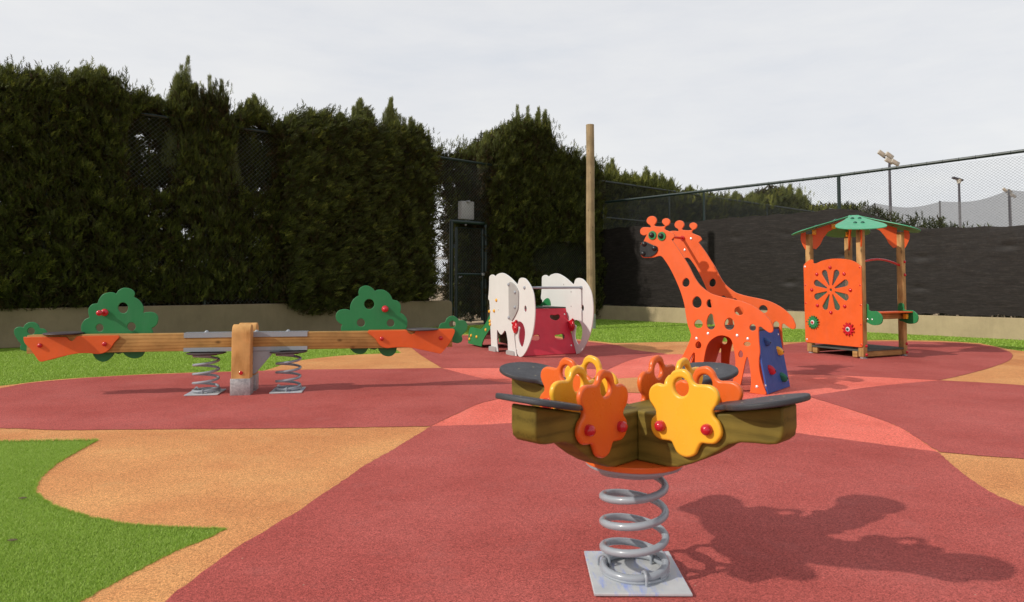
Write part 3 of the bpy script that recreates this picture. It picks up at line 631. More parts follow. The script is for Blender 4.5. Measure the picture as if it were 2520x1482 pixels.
    for (u, vt, wd, vb) in plumes:
        nc = -.15 if base > 0 else base-.1
        a_m = FL.un(u, vt, nc); bz_m = FL.un(u, vb, nc)[1]
        wd = wd*1.3
        for js in range(12):
          mx = js == 0; of_ = 0 if mx else rng.normal(0, wd*.62); a = (a_m[0]+of_, a_m[1]-(a_m[1]-bz_m)*min(.8, abs(of_)/wd*.30+(0 if mx else rng.uniform(.0, .16)))); bz = bz_m; H_ = a[1]-bz; w_ = .06+.26*wd
          psz = size*1.2; k = int(H_*420*(.17/size)); s = rng.random(k)**.75
          rad = w_*(1-s)**.8+.012; an = rng.uniform(0, 6.28, k); rr = rad*np.sqrt(rng.random(k))
          P = FL.arr(np.c_[a[0]+rr*np.cos(an)+.03*np.sin(s*6+u+js), bz+s*H_*.97, nc+rng.normal(0, .03)+rr*np.sin(an)])
          D = np.c_[np.cos(an)*.48, np.sin(an)*.48, np.ones(k)]@np.array([list(DL), list(NL), [0, 0, 1]])+rng.normal(0, .16, (k, 3))
          v_, q_ = fronds(P, D, psz*rng.uniform(.4, .95, k)*(1.0-.4*s), np.clip(rng.normal(.5, .17, k), 0, 1), .55); Vs.append(v_); Ts.append(q_)
    if Vs:
        V = np.concatenate(Vs); T = np.concatenate(Ts); finish('leading_shoots', raw_mesh('shoots', V, np.arange(len(V)), T), M['leaf_light'], root, None, None)
    return root
DN = 1080
L1 = 'cypress tree in the hedge '
tree('cypress_tree', 'dark cypress at the far left edge of the tall hedge', -260, 70, .34, DN, .128, plumes=[(20, 158, .16, 230), (65, 172, .12, 230)])
tree('cypress_tree', 'broad dark cypress above the left end of the seesaw', 70, 205, .32, DN, .128, plumes=[(95, 163, .13, 240), (150, 168, .10, 230), (190, 168, .13, 235)])
tree('cypress_tree', 'dark cypress with three small upright tips, left of the visible mesh patch', 205, 318, .30, DN, .128, plumes=[(215, 158, .10, 230), (252, 160, .13, 240), (285, 190, .12, 250)])
tree('cypress_tree', 'thin cypress full of sky gaps behind the bare mesh patch', 318, 425, .22, DN*.9, .125, plumes=[(345, 222, .12, 270), (385, 235, .10, 270)])
tree('cypress_tree', 'tallest cypress of the left hedge with high pale feathery plumes', 425, 572, .24, DN, .125, (0, 1.5), plumes=[(438, 178, .13, 300), (460, 132, .24, 420), (480, 200, .2, 420), (500, 205, .18, 420), (520, 180, .20, 480), (543, 190, .20, 480), (556, 228, .16, 480)])
tree('cypress_tree', 'cypress receding behind the second mesh patch right of the tall plumes', 572, 690, .18, DN*.9, .125, plumes=[(592, 262, .14, 330), (625, 230, .16, 310), (650, 262, .12, 310)])
tree('cypress_tree', 'bushy cypress overhanging the olive wall above the seesaw post', 690, 820, .50, DN, .145, (.8, .8), plumes=[(720, 280, .14, 330), (765, 268, .12, 320), (800, 270, .14, 320)])
tree('cypress_tree', 'bushy cypress with right-swept sprays behind the right green seesaw tree', 820, 945, .52, DN, .145, (.95, .7), plumes=[(840, 280, .10, 320), (888, 240, .17, 340), (905, 262, .16, 340)])
tree('cypress_tree', 'last cypress before the gap left of the gate, pale narrow tips on top', 945, 1057, .30, DN, .14, (.7, .9), plumes=[(963, 238, .15, 350), (990, 290, .17, 380), (1012, 288, .16, 380), (1035, 305, .15, 400), (1052, 318, .13, 520)])
ub = lambda u: FL.un(u, 600, -.6)[0]
def g_(t, z):
    edge = ub(1101)+.14*fbm2(z, z*0, 5, 71)+.10*np.clip((3.4-z)/1.5, -1, 1); r_ = rng.random(len(t))
    keep = (t > edge+.25*r_) | ((z > 4.25) & (r_ < .9)); blotch = (fbm2(t, z, 7, 72) > .30) & (t < ub(1150)) & (z > 2.6) & (z < 4.5)
    return keep & ~blotch
tree('cypress_tree', 'open brownish cypress behind the mesh and the pale box, over the gate', 1070, 1215, -.6, DN*.62, .16, gapp=g_, dark=.0, thick=.5, toff=.75)
tree('cypress_tree', 'wide cypress just right of the gate, pushed through the mesh', 1200, 1330, .28, DN*.66, .158, plumes=[(1195, 322, .16, 420), (1238, 305, .2, 420), (1272, 255, .22, 460), (1300, 258, .24, 460), (1322, 262, .2, 440), (1340, 268, .17, 430)])
tree('cypress_tree', 'cypress left of the tall wooden pole, behind the elephant', 1330, 1475, .22, DN*.66, .158, plumes=[(1350, 290, .15, 420), (1385, 360, .2, 440), (1415, 370, .2, 450), (1440, 385, .18, 460)])
tree('cypress_tree', 'cypress right of the wooden pole with a pointed tip, behind the mesh', 1475, 1560, -.4, DN*.42, .21, plumes=[(1504, 390, .24, 470), (1540, 425, .2, 480)], thick=1, dark=-.14)  # negative dark: sunlit gold put into the leaf tint of the far trees
tree('cypress_tree', 'clipped cypress with several light upright tips above the giraffe head', 1560, 1668, -.4, DN*.40, .225, plumes=[(1565, 425, .2, 490), (1590, 412, .28, 490), (1612, 428, .25, 490), (1632, 430, .25, 500), (1650, 440, .22, 500)], thick=1, dark=-.14)
tree('cypress_tree', 'low bushy cypress between giraffe and playhouse beyond the fence', 1672, 1880, -.5, DN*.28, .26, plumes=[(1698, 460, .3, 500), (1810, 474, .3, 520), (1850, 474, .3, 520)], thick=1, dark=-.14)
tree('cypress_tree', 'distant cluster of pointed cypresses left of the playhouse roof', 1890, 1990, -.5, DN*.24, .28, plumes=[(1905, 466, .35, 530), (1925, 462, .35, 530), (1943, 454, .4, 530), (1965, 464, .35, 530), (1980, 484, .3, 530)], thick=1, dark=-.14)
tree('cypress_tree', 'farthest low bush of the hedge above the windscreen peak', 1990, 2135, -.5, DN*.18, .30, thick=1, dark=-.14)
# bushes behind the right fence, seen through net and mesh
FB = Fr(FRt.w(0, 0, -1.3), DR, NR)
TB = [(2070, 500), (2084, 507), (2110, 506), (2125, 500), (2158, 510), (2185, 528), (2215, 530), (2249, 537), (2258, 519), (2268, 532), (2285, 537), (2300, 541), (2312, 530), (2320, 541), (2357, 549), (2366, 545), (2376, 556), (2401, 566), (2420, 560), (2440, 575), (2480, 567), (2520, 580), (2800, 610)]
bt = np.array([FB.un(*p) for p in TB])
def bush(u0, u1, label):
    t0, t1 = FB.un(u0, 560)[0], FB.un(u1, 560)[0]; root = empty('cypress_bush', FB.w((t0+t1)/2, 0, -.2), label, 'bush', 'bushes behind the windscreen')
    MB().tube([FB.w((t0+t1)/2, 0, -.2), FB.w((t0+t1)/2, 2.2, -.2)], .07, 8, True, .02).build('trunk', M['bark'], root)
    n = int((t1-t0)*3.3*420); t = rng.uniform(t0, t1, n); z = rng.uniform(.2, 3.6, n); ok = z < np.interp(t, bt[:, 0], bt[:, 1])-.12+rng.normal(0, .05, n); t, z = t[ok], z[ok]; n = len(t)
    nn = rng.uniform(-.5, .25, n)+.1*fbm2(t, z, 3, 61)
    D = rng.normal(0, .5, (n, 3))+[0, 0, 1.0]+.4*np.array(NR)
    v_, q_ = fronds(FB.arr(np.c_[t, z, nn]), D, .22*rng.uniform(.6, 1.2, n), np.clip(rng.normal(.35, .15, n), 0, 1), 1.3)
    finish('crown', raw_mesh('crown', v_, np.arange(len(v_)), q_), M['leaf'], root, None, None)
bush(2062, 2200, 'dark bush showing over the net left of the playhouse roof top')
bush(2200, 2330, 'dark bush with a pointed tip right of the playhouse roof')
bush(2330, 2720, 'low dark bush seen through the mesh at the right edge')
# ------------------------------------------------------------------ spring
def coil(c, r, wire, z0, z1, turns, ph=0, flat0=.9, flat1=.6, seg=26, tilt=(0, 0)):
    P = []; n = int(seg*(turns+flat0+flat1))
    for i in range(n+1):
        a = i/seg; h = z0 if a < flat0 else (z1 if a > flat0+turns else z0+(z1-z0)*(a-flat0)/turns)
        if flat0-.12 < a < flat0+.12: h = z0+(z1-z0)/turns*max(0, (a-flat0+.12))**2/.48
        th = ph+a*2*math.pi; P.append((c[0]+r*math.cos(th)+tilt[0]*(h-z0), c[1]+r*math.sin(th)+tilt[1]*(h-z0), h))
    return P
def hook(c, r, ang, h, w, wire):
    """U-shaped bar welded to the plate and bent over the coil"""
    d = Vector((math.cos(ang), math.sin(ang), 0)); c = Vector(c); P = []
    for k in range(11):
        a = math.pi*k/10; P.append(c+d*(r+w*math.cos(a))+Vector((0, 0, h+w*.9*math.sin(a))))
    return [c+d*(r+w)+Vector((0, 0, .004))]+P+[c+d*(r-w)+Vector((0, 0, .004))]
V3 = Vector
# ------------------------------------------------------------------ front spring rocker
RX, RY = .503, 2.862
rk = empty('spring_rocker', (RX, RY, .0), 'four-seat spring rocker with yellow and orange flower grips, large in the foreground', 'spring rocker')
wf = Fr((RX, RY, 0), (1, 0, 0), (0, 1, 0))
slab('base_plate', [(-.188, -.208), (.186, -.208), (.188, .208), (-.186, .208)], [], Fr((RX, RY, .018), (.9998, -.008, 0), (0, 0, 1), (.008, 1, 0)), -.006, .006, M['plate'], rk, .003)
MB().tube(coil((RX, RY), .128, .0150, .042, .443, 3.9, math.radians(-54), .9, .3), .0152, 12).build('spring', M['steel'], rk)
MB().tube([(RX+.134*math.cos(a), RY+.134*math.sin(a), .030) for a in np.linspace(0, 2*math.pi, 41)[:-1]], .0085, 8, closed=True).build('weld_ring', M['steel'], rk)
for ang in (-82, 38, 158):
    MB().tube(hook((RX, RY, .02), .128, math.radians(ang), .028, .024, .006), .0062, 8).build('spring_clamp', M['steel'], rk)
MB().lathe((RX, RY, 0), [(.150, .452), (.196, .458), (.199, .464), (.199, .469)], seg=48).build('mount_plate', M['steel'], rk)
MB().lathe((RX, RY, 0), [(.200, .4695), (.2045, .473), (.2045, .489), (.201, .492)], seg=64).build('round_disc', M['orange_soft'], rk)
MB().lathe((RX-.01, RY-.06, 0), [(.0075, .435), (.008, .452)]).build('bolt', M['steel'], rk)
armf = {}
def arm_dir(k): a = math.radians(45+90*k); return Vector((math.cos(a), math.sin(a), 0))
prof = [(-.0, .4925), (.20, .4925), (.245, .500), (.30, .522), (.36, .553), (.41, .585), (.455, .618), (.50, .634), (.55, .640), (.600, .643), (.632, .650), (.652, .668), (.658, .70), (.658, .774), (.652, .779), (.46, .738), (.33, .708), (.27, .697), (.22, .692), (0, .692)]
for k in range(4):
    d = arm_dir(k); nrm = Vector((-d.y, d.x, 0)); f = Fr((RX, RY, 0), d, nrm); armf[k] = f
    # arms 0/2 run through, 1/3 butt against them
    r0 = .0 if k in (0, 2) else .0602
    pr = [(max(p[0], r0), p[1]) for p in prof]
    slab('arm', pr, [], f, -.06, .06, M['greenwood'], rk, .010, seg=3)
M['brass'] = plastic('brass_screw', (.22, .19, .13), .4)
# seats: paddle discs tilted outward-up
for k in range(4):
    d = arm_dir(k); nrm = Vector((-d.y, d.x, 0)); ta = math.radians(11.5)
    dS = d*math.cos(ta)+V3((0, 0, math.sin(ta))); up = V3((0, 0, 1))*math.cos(ta)-d*math.sin(ta)
    o0 = V3((RX, RY, 0))+d*.560+V3((0, 0, .768))
    f = Fr(o0, dS, up, nrm)
    o_ = []
    pad = [(.158, 0), (.149, .063), (.115, .125), (.05, .158), (-.02, .152), (-.075, .118), (-.105, .088), (-.135, .082), (-.165, .075), (-.178, .05), (-.180, 0)]
    pad = pad+[(x, -y) for x, y in pad[-2:0:-1]]
    st = slab('seat', smooth(pad, 4), [], f, .0, .020, M['dark'], rk, .006, seg=3)
    for (x, y) in ((.06, .05), (.06, -.05), (-.05, .05), (-.05, -.05)):
        MB().ball(f.w(x, y, .0200), .0055, (1, 1, .25), (dS, nrm, up), 10).build('screw', M['brass'], st)
# flower grips
fy = Fr((RX, RY, 0), arm_dir(3), -Vector((-arm_dir(3).y, arm_dir(3).x, 0)))
nside = .068
if (fy.N.dot(V3((-1, -1, 0))) < 0): fy.N = -fy.N
FLW = [(1480, 170), (1420, 186), (1392, 232), (1382, 272), (1350, 288), (1300, 278), (1252, 310), (1237, 370), (1255, 435), (1287, 480), (1288, 515), (1262, 545), (1252, 590), (1265, 650), (1310, 700), (1370, 714), (1408, 722), (1425, 755), (1452, 805), (1500, 838), (1548, 842), (1592, 820), (1615, 772), (1640, 738),
       (1685, 742), (1742, 738), (1785, 690), (1791, 640), (1770, 575), (1733, 530), (1728, 490), (1755, 445), (1770, 390), (1750, 330), (1700, 295), (1640, 288), (1598, 285), (1570, 260), (1550, 212), (1515, 178)]
pts = [fy.un(*C6(p), nside+.012) for p in FLW]
FC = (.283, sum(p[1] for p in pts)/len(pts))
hole = [fy.un(*C6(p), nside+.012) for p in ell(1484, 308, 56, 72, -12, 22)]
FO = [(p[0]-.283, p[1]) for p in smooth(pts, 4, 80)]; HO = [(p[0]-.283, p[1]) for p in hole]
BL = [fy.un(*C6(p), nside+.024) for p in ((1325, 603), (1678, 632))]; BL = [(p[0]-.283, p[1]) for p in BL]
if (sum(1 if 0 else 0 for _ in [0])): pass
for k in range(4):
    d = arm_dir(k); nb = Vector((-d.y, d.x, 0))
    for sgn in (-1, 1):
        nn = nb*sgn; near = nn
        # colour: yellow on the sides facing (-,-) or (+,-) of arms 3 and 0 ... alternating round the cross
        yel = (k, sgn) in ((3, -1), (0, -1), (1, -1), (2, -1))
        r_ = .288 if yel else .305
        f = Fr((RX, RY, 0)+d*0 if False else V3((RX, RY, 0)), d, nn)
        ol = [(r_+p[0], p[1]) for p in FO]; ho = [(r_+p[0], p[1]) for p in HO]
        g = slab('flower_grip', ol, [ho], f, .0615, .0855, M['yellow'] if yel else M['orange_soft'], rk, .010, seg=4)
        g['label'] = 'yellow flower-shaped grip' if yel else 'orange flower-shaped grip'
        for bx_, bz in BL:
            MB().ball(f.w(r_+bx_, bz, .096), .0215, (1, 1, .95), (f.S, f.Z, f.N), 18).lathe(f.w(r_+bx_, bz, .0857), [(.021, 0), (.0205, .008)], (f.S, f.Z, f.N)).build('bolt_cap', M['red'], g)
# ------------------------------------------------------------------ seesaw
a10 = math.radians(10); SO = V3((-2.965, 7.63, 0)); SS = V3((math.cos(a10), math.sin(a10), 0)); SN = V3((math.sin(a10), -math.cos(a10), 0))
fs = Fr(SO, SS, SN)
sw = empty('seesaw', SO, 'long wooden seesaw with green tree panels, orange side boards and two springs', 'seesaw')
def U(C, p, n): return fs.un(*C(p), n)
def bump_front(pts, C, n): return [U(C, p, n) for p in pts]
sl = U(C1, (262, 760), .06)[0]; sr = U(C2, (2195, 720), .06)[0]
zb0, zb1 = U(C1, (1500, 838), .06)[1], U(C1, (1500, 662), .06)[1]
MB().box(fs, sl, sr, zb0, zb1, -.06, .06, .006).build('beam', M['beam'], sw)
OL = [(240, 692), (640, 690), (668, 700), (688, 722), (712, 730), (735, 718), (760, 688), (800, 682), (1165, 677), (1183, 690), (1170, 708), (1135, 742), (1095, 800), (1050, 838), (1000, 856), (940, 858), (880, 851), (800, 852), (720, 862), (600, 888), (432, 933), (400, 932), (378, 912), (300, 800), (262, 765), (243, 730)]
OR_ = [(1368, 632), (1700, 628), (1745, 628), (1760, 645), (1780, 662), (1800, 666), (1822, 652), (1835, 632), (1870, 622), (2215, 618), (2219, 640), (2200, 690), (2165, 755), (2110, 825), (2082, 853), (2060, 854), (1900, 820), (1800, 800), (1720, 793), (1640, 793), (1560, 802), (1520, 795), (1480, 772), (1440, 715), (1400, 680), (1362, 650)]
for nm, C, OLn, balls in (('side_board', C1, OL, ((394, 776), (1030, 762))), ('side_board', C2, OR_, ((1500, 709), (2082, 703)))):
    o = smooth(bump_front(OLn, C, .06), 4, 50)
    fb = slab(nm, o, [], fs, .0605, .079, M['orange'], sw, .004); bb = slab(nm, o, [], fs, -.079, -.0605, M['orange'], sw, .004)
    for q, sgn in ((fb, 1), (bb, -1)):
        for p in balls:
            a, z = U(C, p, .08); MB().ball(fs.w(a, z, sgn*.086), .024, (1, 1, .8), (SS, V3((0, 0, 1)), SN), 16).build('bolt_cap', M['red'], q)
# green tree panels behind the beam
TL = [(815, 668), (797, 620), (800, 575), (830, 525), (878, 500), (868, 455), (872, 410), (905, 372), (958, 362), (975, 320), (1010, 275), (1070, 254), (1115, 256), (1142, 268), (1165, 235), (1205, 212), (1250, 210), (1300, 228), (1325, 262), (1318, 300), (1360, 325), (1395, 365), (1412, 410), (1408, 456), (1440, 448), (1500, 448), (1545, 475), (1556, 525), (1535, 580), (1492, 608), (1503, 640), (1504, 665),
      (1480, 760), (1425, 838), (1400, 880), (1350, 902), (1300, 903), (1250, 885), (1205, 848), (1165, 862), (1128, 850), (1100, 890), (1050, 930), (1000, 937), (950, 915), (922, 880), (908, 848), (870, 760)]
TR = [(1100, 632), (1100, 600), (1110, 572), (1075, 550), (1050, 515), (1050, 470), (1075, 435), (1120, 420), (1165, 422), (1187, 430), (1192, 380), (1215, 330), (1250, 298), (1275, 285), (1272, 245), (1290, 208), (1335, 187), (1385, 197), (1418, 222), (1432, 240), (1465, 228), (1520, 230), (1570, 262), (1600, 305), (1608, 326), (1655, 338), (1685, 372), (1690, 420), (1683, 455), (1720, 475), (1750, 520), (1752, 580), (1738, 622),
      (1700, 720), (1652, 795), (1640, 840), (1605, 875), (1560, 884), (1510, 870), (1475, 830), (1462, 803), (1430, 818), (1392, 812), (1370, 803), (1335, 848), (1290, 862), (1240, 852), (1205, 828), (1185, 800), (1130, 720)]
nT = -.080; fTL = smooth([U(C1, p, nT) for p in TL], 4, 55); fTR = smooth([U(C2, p, nT) for p in TR], 4, 55)
hl = [[U(C1, q, nT) for q in ell(*e)] for e in ((1210, 407, 50, 53), (980, 603, 38, 38), (1293, 592, 42, 42))]
hr = [[U(C2, q, nT) for q in ell(*e)] for e in ((1377, 370, 50, 50), (1296, 553, 40, 40), (1588, 556, 37, 37))]
t1 = slab('tree_panel', fTL, hl, fs, -.099, -.0800, M['green'], sw, .005); t2 = slab('tree_panel', fTR, hr, fs, -.099, -.0800, M['green'], sw, .005)
for q, C, p in ((t1, C1, (1030, 452)), (t2, C2, (1533, 417))):
    a, z = U(C, p, nT); X3 = (SS, V3((0, 0, 1)), SN)
    h_ = MB()
    for sg in (1, -1):
        h_.lathe(fs.w(a, z, -.0895), [(.036, sg*.010), (.040, sg*.016), (.034, sg*.030), (.018, sg*.040), (.016, sg*.11), (.020, sg*.125)], X3, 20); h_.ball(fs.w(a, z, -.0895+sg*.148), .031, (1, 1, .95), X3, 18)
    h_.build('handle', M['red'], q)
BLs = [(200, 820), (195, 790), (205, 765), (180, 735), (145, 680), (135, 640), (148, 608), (185, 592), (228, 600), (245, 570), (285, 548), (330, 548), (370, 570), (392, 608), (430, 612), (458, 640), (462, 668), (440, 720), (300, 830), (250, 832)]
BRs = [(2062, 630), (2065, 590), (2085, 558), (2122, 548), (2140, 512), (2175, 488), (2215, 488), (2245, 508), (2262, 532), (2300, 528), (2335, 550), (2346, 590), (2335, 630), (2290, 680), (2296, 710), (2285, 740), (2250, 754), (2215, 750), (2170, 735), (2100, 690)]
for C, P, e in ((C1, BLs, (305, 636, 37, 34)), (C2, BRs, (2197, 567, 32, 32))):
    slab('bush_panel', smooth([U(C, p, nT) for p in P], 4, 60), [[U(C, q, nT) for q in ell(*e)]], fs, -.099, -.080, M['green'], sw, .005)
# seats
for C, p in ((C1, (625, 662)), (C2, (1902, 606))):
    a, z = U(C, p, 0); r = .188; z = zb1
    MB().lathe(fs.w(a, z+.002, 0), [(r-.03, 0), (r-.004, .004), (r, .010), (r-.003, .017), (r-.02, .020), (.01, .021)], seg=40).build('seat', M['brown_disc'], sw)
# steel channels and bracket
s0, s1 = U(C1, (1808, 680), .07)[0], U(C2, (768, 660), .07)[0]
MB().box(fs, s0, s1, zb1+.001, zb1+.007, -.066, .066).box(fs, s0, s1, zb1-.048, zb1+.0005, .061, .066).box(fs, s0, s1, zb1-.048, zb1+.0005, -.066, -.061).build('top_channel', M['steel'], sw)
MB().box(fs, s0, s1, zb0-.008, zb0-.001, -.066, .066).box(fs, s0, s1, zb0-.0005, zb0+.036, .061, .066).box(fs, s0, s1, zb0-.0005, zb0+.036, -.066, -.061).build('bottom_channel', M['steel'], sw)
for C, p in ((C1, (2035, 640)), (C2, (270, 632)), (C2, (580, 629))):
    a, _ = U(C, p, 0); MB().ball(fs.w(a, zb1+.008, 0), .022, (1, 1, .9)).lathe(fs.w(a, zb1+.0072, 0), [(.026, 0), (.026, .006)]).build('bolt_cap', M['steel'], sw)
for sg in (1, -1):
    P = [(-sg*.10, .055), (sg*.11, .055), (sg*.17, .30), (sg*.28, zb0-.010), (-sg*.10, zb0-.010)]
    if sg == 1: slab('pivot_bracket', [(.02, .20), (.125, .22), (.30, zb0-.040), (.40, zb0-.012), (.02, zb0-.012)], [], fs, .045, .058, M['steel'], sw, .002)
    else: slab('pivot_bracket', [(-.02, .20), (.10, .20), (.29, zb0-.040), (.38, zb0-.012), (-.02, zb0-.012)], [], fs, -.058, -.045, M['steel'], sw, .002)
MB().tube([fs.w(.0, zb0-.10, -.20), fs.w(.0, zb0-.10, .20)], .016, 12).build('axle', M['steel'], sw)
# upright posts: glulam with a round top, standing in galvanised shoes
for n0, n1 in ((.072, .232), (-.232, -.072)):
    nc = (n0+n1)/2; hh = .765; fp = Fr(fs.w(0, 0, 0), SN, SS)
    pr = [(n0, .03), (n1, .03), (n1, hh-.095)]+[(nc+(n1-nc)*math.cos(a), hh-.095+.095*math.sin(a)) for a in np.linspace(.12, math.pi-.12, 14)]+[(n0, hh-.095)]
    ps = slab('post', pr, [], fp, -.097, .097, M['glulam'], sw, .009, seg=3)
    MB().box(fs, -.104, .104, .0, .185, n0-.006, n1+.006, .003).build('post_shoe', M['galv'], ps)
    sg = 1 if n0 > 0 else -1; c_ = (n1 if n0 > 0 else n0)
    MB().lathe(fs.w(.005, .247, c_+sg*.001), [(.021, 0), (.021, sg*.003), (.017, sg*.006)], (SS, V3((0, 0, 1)), SN), 20).build('bolt_cap', M['red'], ps)
    sc = MB()
    for zz in (.06, .13): sc.ball(fs.w(.104, zz, nc), .009, (.5, 1, 1), (SS, SN, V3((0, 0, 1))), 10)
    sc.build('screw', M['chrome'], ps)
# bumper springs
for C, p in ((C1, (2033, 830)), (C2, (585, 820))):
    a, _ = U(C, p, 0); c = fs.w(a, 0, 0)
    slab('spring_plate', [(-.17, -.20), (.17, -.20), (.17, .20), (-.17, .20)], [], Fr(c+V3((0, 0, .016)), SS, (0, 0, 1), SN), -.005, .005, M['plate'], sw, .002)
    MB().tube(coil(c, .128, .015, .040, .422, 3.9, math.radians(-60), .9, .25), .0142, 10).build('spring', M['steel'], sw)
    for ang in (-80, 40, 160): MB().tube(hook((c.x, c.y, .018), .128, math.radians(ang), .026, .023, .006), .0065, 8).build('spring_clamp', M['steel'], sw)
    MB().lathe(c, [(.12, .430), (.185, .436), (.205, .444), (.205, .449), (.19, .4535)], seg=40).build('bumper_disc', M['brown_disc'], sw)
    MB().box(fs, a-.11, a+.11, .4205, .4295, -.05, .05).build('rubber_pad', M['rust'], sw)
# ------------------------------------------------------------------ giraffe climber
gb_, gc_ = V3((2.765, 7.43, 0)), V3((2.485, 7.665, 0)); GS = (gb_-gc_).normalized(); GN = V3((GS.y, -GS.x, 0)); 
fg = Fr(gb_, GS, GN)                        # s grows to the right; N towards the camera
SEP = .755
gr = empty('giraffe_climber', gb_-GS*.6-GN*.38, 'orange climbing frame made of two cut-out giraffes with a blue climbing board', 'play climber')
H4 = lambda p, n=0: fg.un(*C4(p), n)
GO = [(108, 200), (103, 180), (108, 162), (125, 150), (160, 149), (181, 152), (186, 143), (178, 132), (160, 119), (153, 97), (166, 72), (193, 62), (219, 72), (230, 97), (221, 120), (212, 130), (218, 141), (260, 144), (285, 142), (296, 137), (285, 128), (272, 110), (276, 90), (302, 79), (328, 90), (333, 112), (320, 132), (300, 142), (291, 158), (296, 168), (350, 190), (366, 206), (371, 222), (356, 235), (346, 246),
      (372, 282), (403, 325), (440, 385), (480, 450), (520, 530), (560, 590), (610, 635), (660, 665), (740, 688), (820, 705), (900, 725), (970, 755), (1040, 800), (1100, 860), (1125, 910), (1130, 945), (1117, 962), (1095, 960), (1060, 937), (1035, 917), (1020, 922), (1018, 960), (1022, 1040), (1028, 1110), (1020, 1180), (1026, 1260), (1045, 1340), (1066, 1400), (1078, 1432), (1066, 1443),
      (950, 1427), (957, 1380), (958, 1300), (945, 1200), (936, 1156), (927, 1150), (915, 1190), (895, 1290), (875, 1380), (866, 1418), (808, 1407), (803, 1385), (815, 1345), (835, 1280), (838, 1180), (828, 1100), (815, 1040), (798, 1008), (770, 992), (730, 985), (690, 995), (650, 1022), (625, 1055), (610, 1100), (600, 1150), (592, 1208), (588, 1290), (590, 1384), (527, 1377), (526, 1290), (525, 1208), (526, 1122), (515, 1118),
      (490, 1160), (470, 1215), (445, 1290), (425, 1366), (352, 1358), (360, 1300), (385, 1235), (422, 1160), (450, 1105), (475, 1050), (490, 1010), (495, 975), (470, 900), (455, 820), (445, 750), (420, 660), (380, 560), (330, 460), (280, 385), (252, 370), (200, 383), (140, 385), (116, 374), (102, 345), (103, 300), (115, 270), (130, 258), (140, 235), (155, 205), (130, 212)]
GH = [(457, 575, 27, 35, 15), (542, 727, 36, 45, 0), (640, 738, 24, 33, -10), (867, 795, 36, 32, 15), (553, 895, 33, 33, 0), (650, 878, 33, 62, 0), (792, 895, 38, 47, 0), (972, 923, 25, 26, 0), (553, 1058, 22, 28, 0), (880, 1128, 17, 28, 0), (930, 1050, 27, 17, 0)]
go = smooth([H4(p) for p in GO], 4, 58)
def egg(e):
    q = ell(*e, n=22); return [(x+(y-e[1])*.10*math.sin((x-e[0])/e[2]*2), y) for x, y in q]
gh = [[H4(q) for q in egg(e)] for e in GH]
zmin = min(p[1] for p in go); go = [(p[0], max(p[1], .0)) for p in go]
gf = slab('giraffe_panel', go, gh, fg, -.022, .0, M['orange'], gr, .004); gb2 = slab('giraffe_panel', go, gh, fg, -SEP-.011, -SEP+.011, M['orange'], gr, .004)
gf['label'] = 'front giraffe cut-out with face'; gb2['label'] = 'rear giraffe cut-out without face'
AX = (fg.S, fg.Z, fg.N)
MZ = [(128, 264), (145, 259), (200, 285), (232, 297), (239, 312), (238, 332), (224, 355), (190, 376), (150, 380), (120, 373), (103, 342), (106, 298), (116, 275)]
mz = slab('muzzle', smooth([H4(p, .006) for p in MZ], 4, 60), [], fg, .0005, .014, M['black'], gf, .004)
for p in ((135, 278), (213, 312), (127, 353)):
    a, z = H4(p, .014); MB().ball(fg.w(a, z, .014), .033, (1, 1, .8), AX, 16).build('nostril_cap', M['black'], mz)
for p in ((198, 212), (270, 219)):
    a, z = H4(p, .005); ey = MB().lathe(fg.w(a, z, .0005), [(.050, 0), (.055, .005), (.052, .012), (.030, .013)], AX, 28).build('eye', M['green'], gf)
    MB().ball(fg.w(a-.004, z+.004, .016), .033, (1, 1, .8), AX, 16).build('pupil', M['black'], ey)
for p in ((540, 1008), (628, 970), (853, 985), (935, 1010), (1005, 1380), (835, 1405)):
    a, z = H4(p, 0)
    for n_, q in ((.002, gf), (-SEP+.013, gb2)): MB().ball(fg.w(a, max(z, .03), n_), .017, (1, 1, .5), AX, 12).build('bolt', M['chrome'], q)
for p in ((500, 238), (451, 325)):
    a, z = fg.un(*C4(p), -SEP); MB().ball(fg.w(a, z, -SEP+.013), .017, (1, 1, .5), AX, 12).build('bolt', M['chrome'], gb2)
# red bar between the necks
a, z = fg.un(*C4((432, 234)), -SEP+.012); 
MB().tube([fg.w(a, z, -SEP+.012), fg.w(a, z, -.0225)], .017, 12).lathe(fg.w(a, z, -SEP+.0115), [(.03, 0), (.03, .02)], AX).build('spacer_bar', M['red'], gr)
# climbing boards and platform
zt_ = fg.un(*C4((1165, 932)), -SEP+.03)[1]; 
rt = fg.un(*C4((1163, 935)), -SEP+.03)[0]; rb = fg.un(*C4((1252, 1388)), -SEP+.03)[0]
def board(name, sa, za, sb, zb_, th, m, inset=.0235):
    d = (V3((sb-sa, zb_-za))).normalized() if False else Vector((sb-sa, zb_-za)); L_ = d.length; d /= L_
    S3 = fg.S*d.x+V3((0, 0, 1))*d.y; N3 = S3.cross(fg.N)
    f = Fr(fg.w(sa, za, 0), S3, N3, fg.N)
    o = slab(name, [(0, -SEP+.0125), (L_, -SEP+.0125), (L_, -inset), (0, -inset)], [], f, -th/2, th/2, m, gr, .003); return o, f, L_
bo, fbo, Lb = board('climbing_board', rt, zt_, rb, .012, .02, M['blue'])
bl_, fbl, _ = board('back_ramp', H4((575, 960))[0], zt_, H4((430, 1368))[0], .012, .02, M['orange'])
MB().box(fg, H4((570, 960))[0], rt+.012, zt_+.002, zt_+.022, -SEP+.0125, -.0235, .003).build('platform', M['deck'], gr)
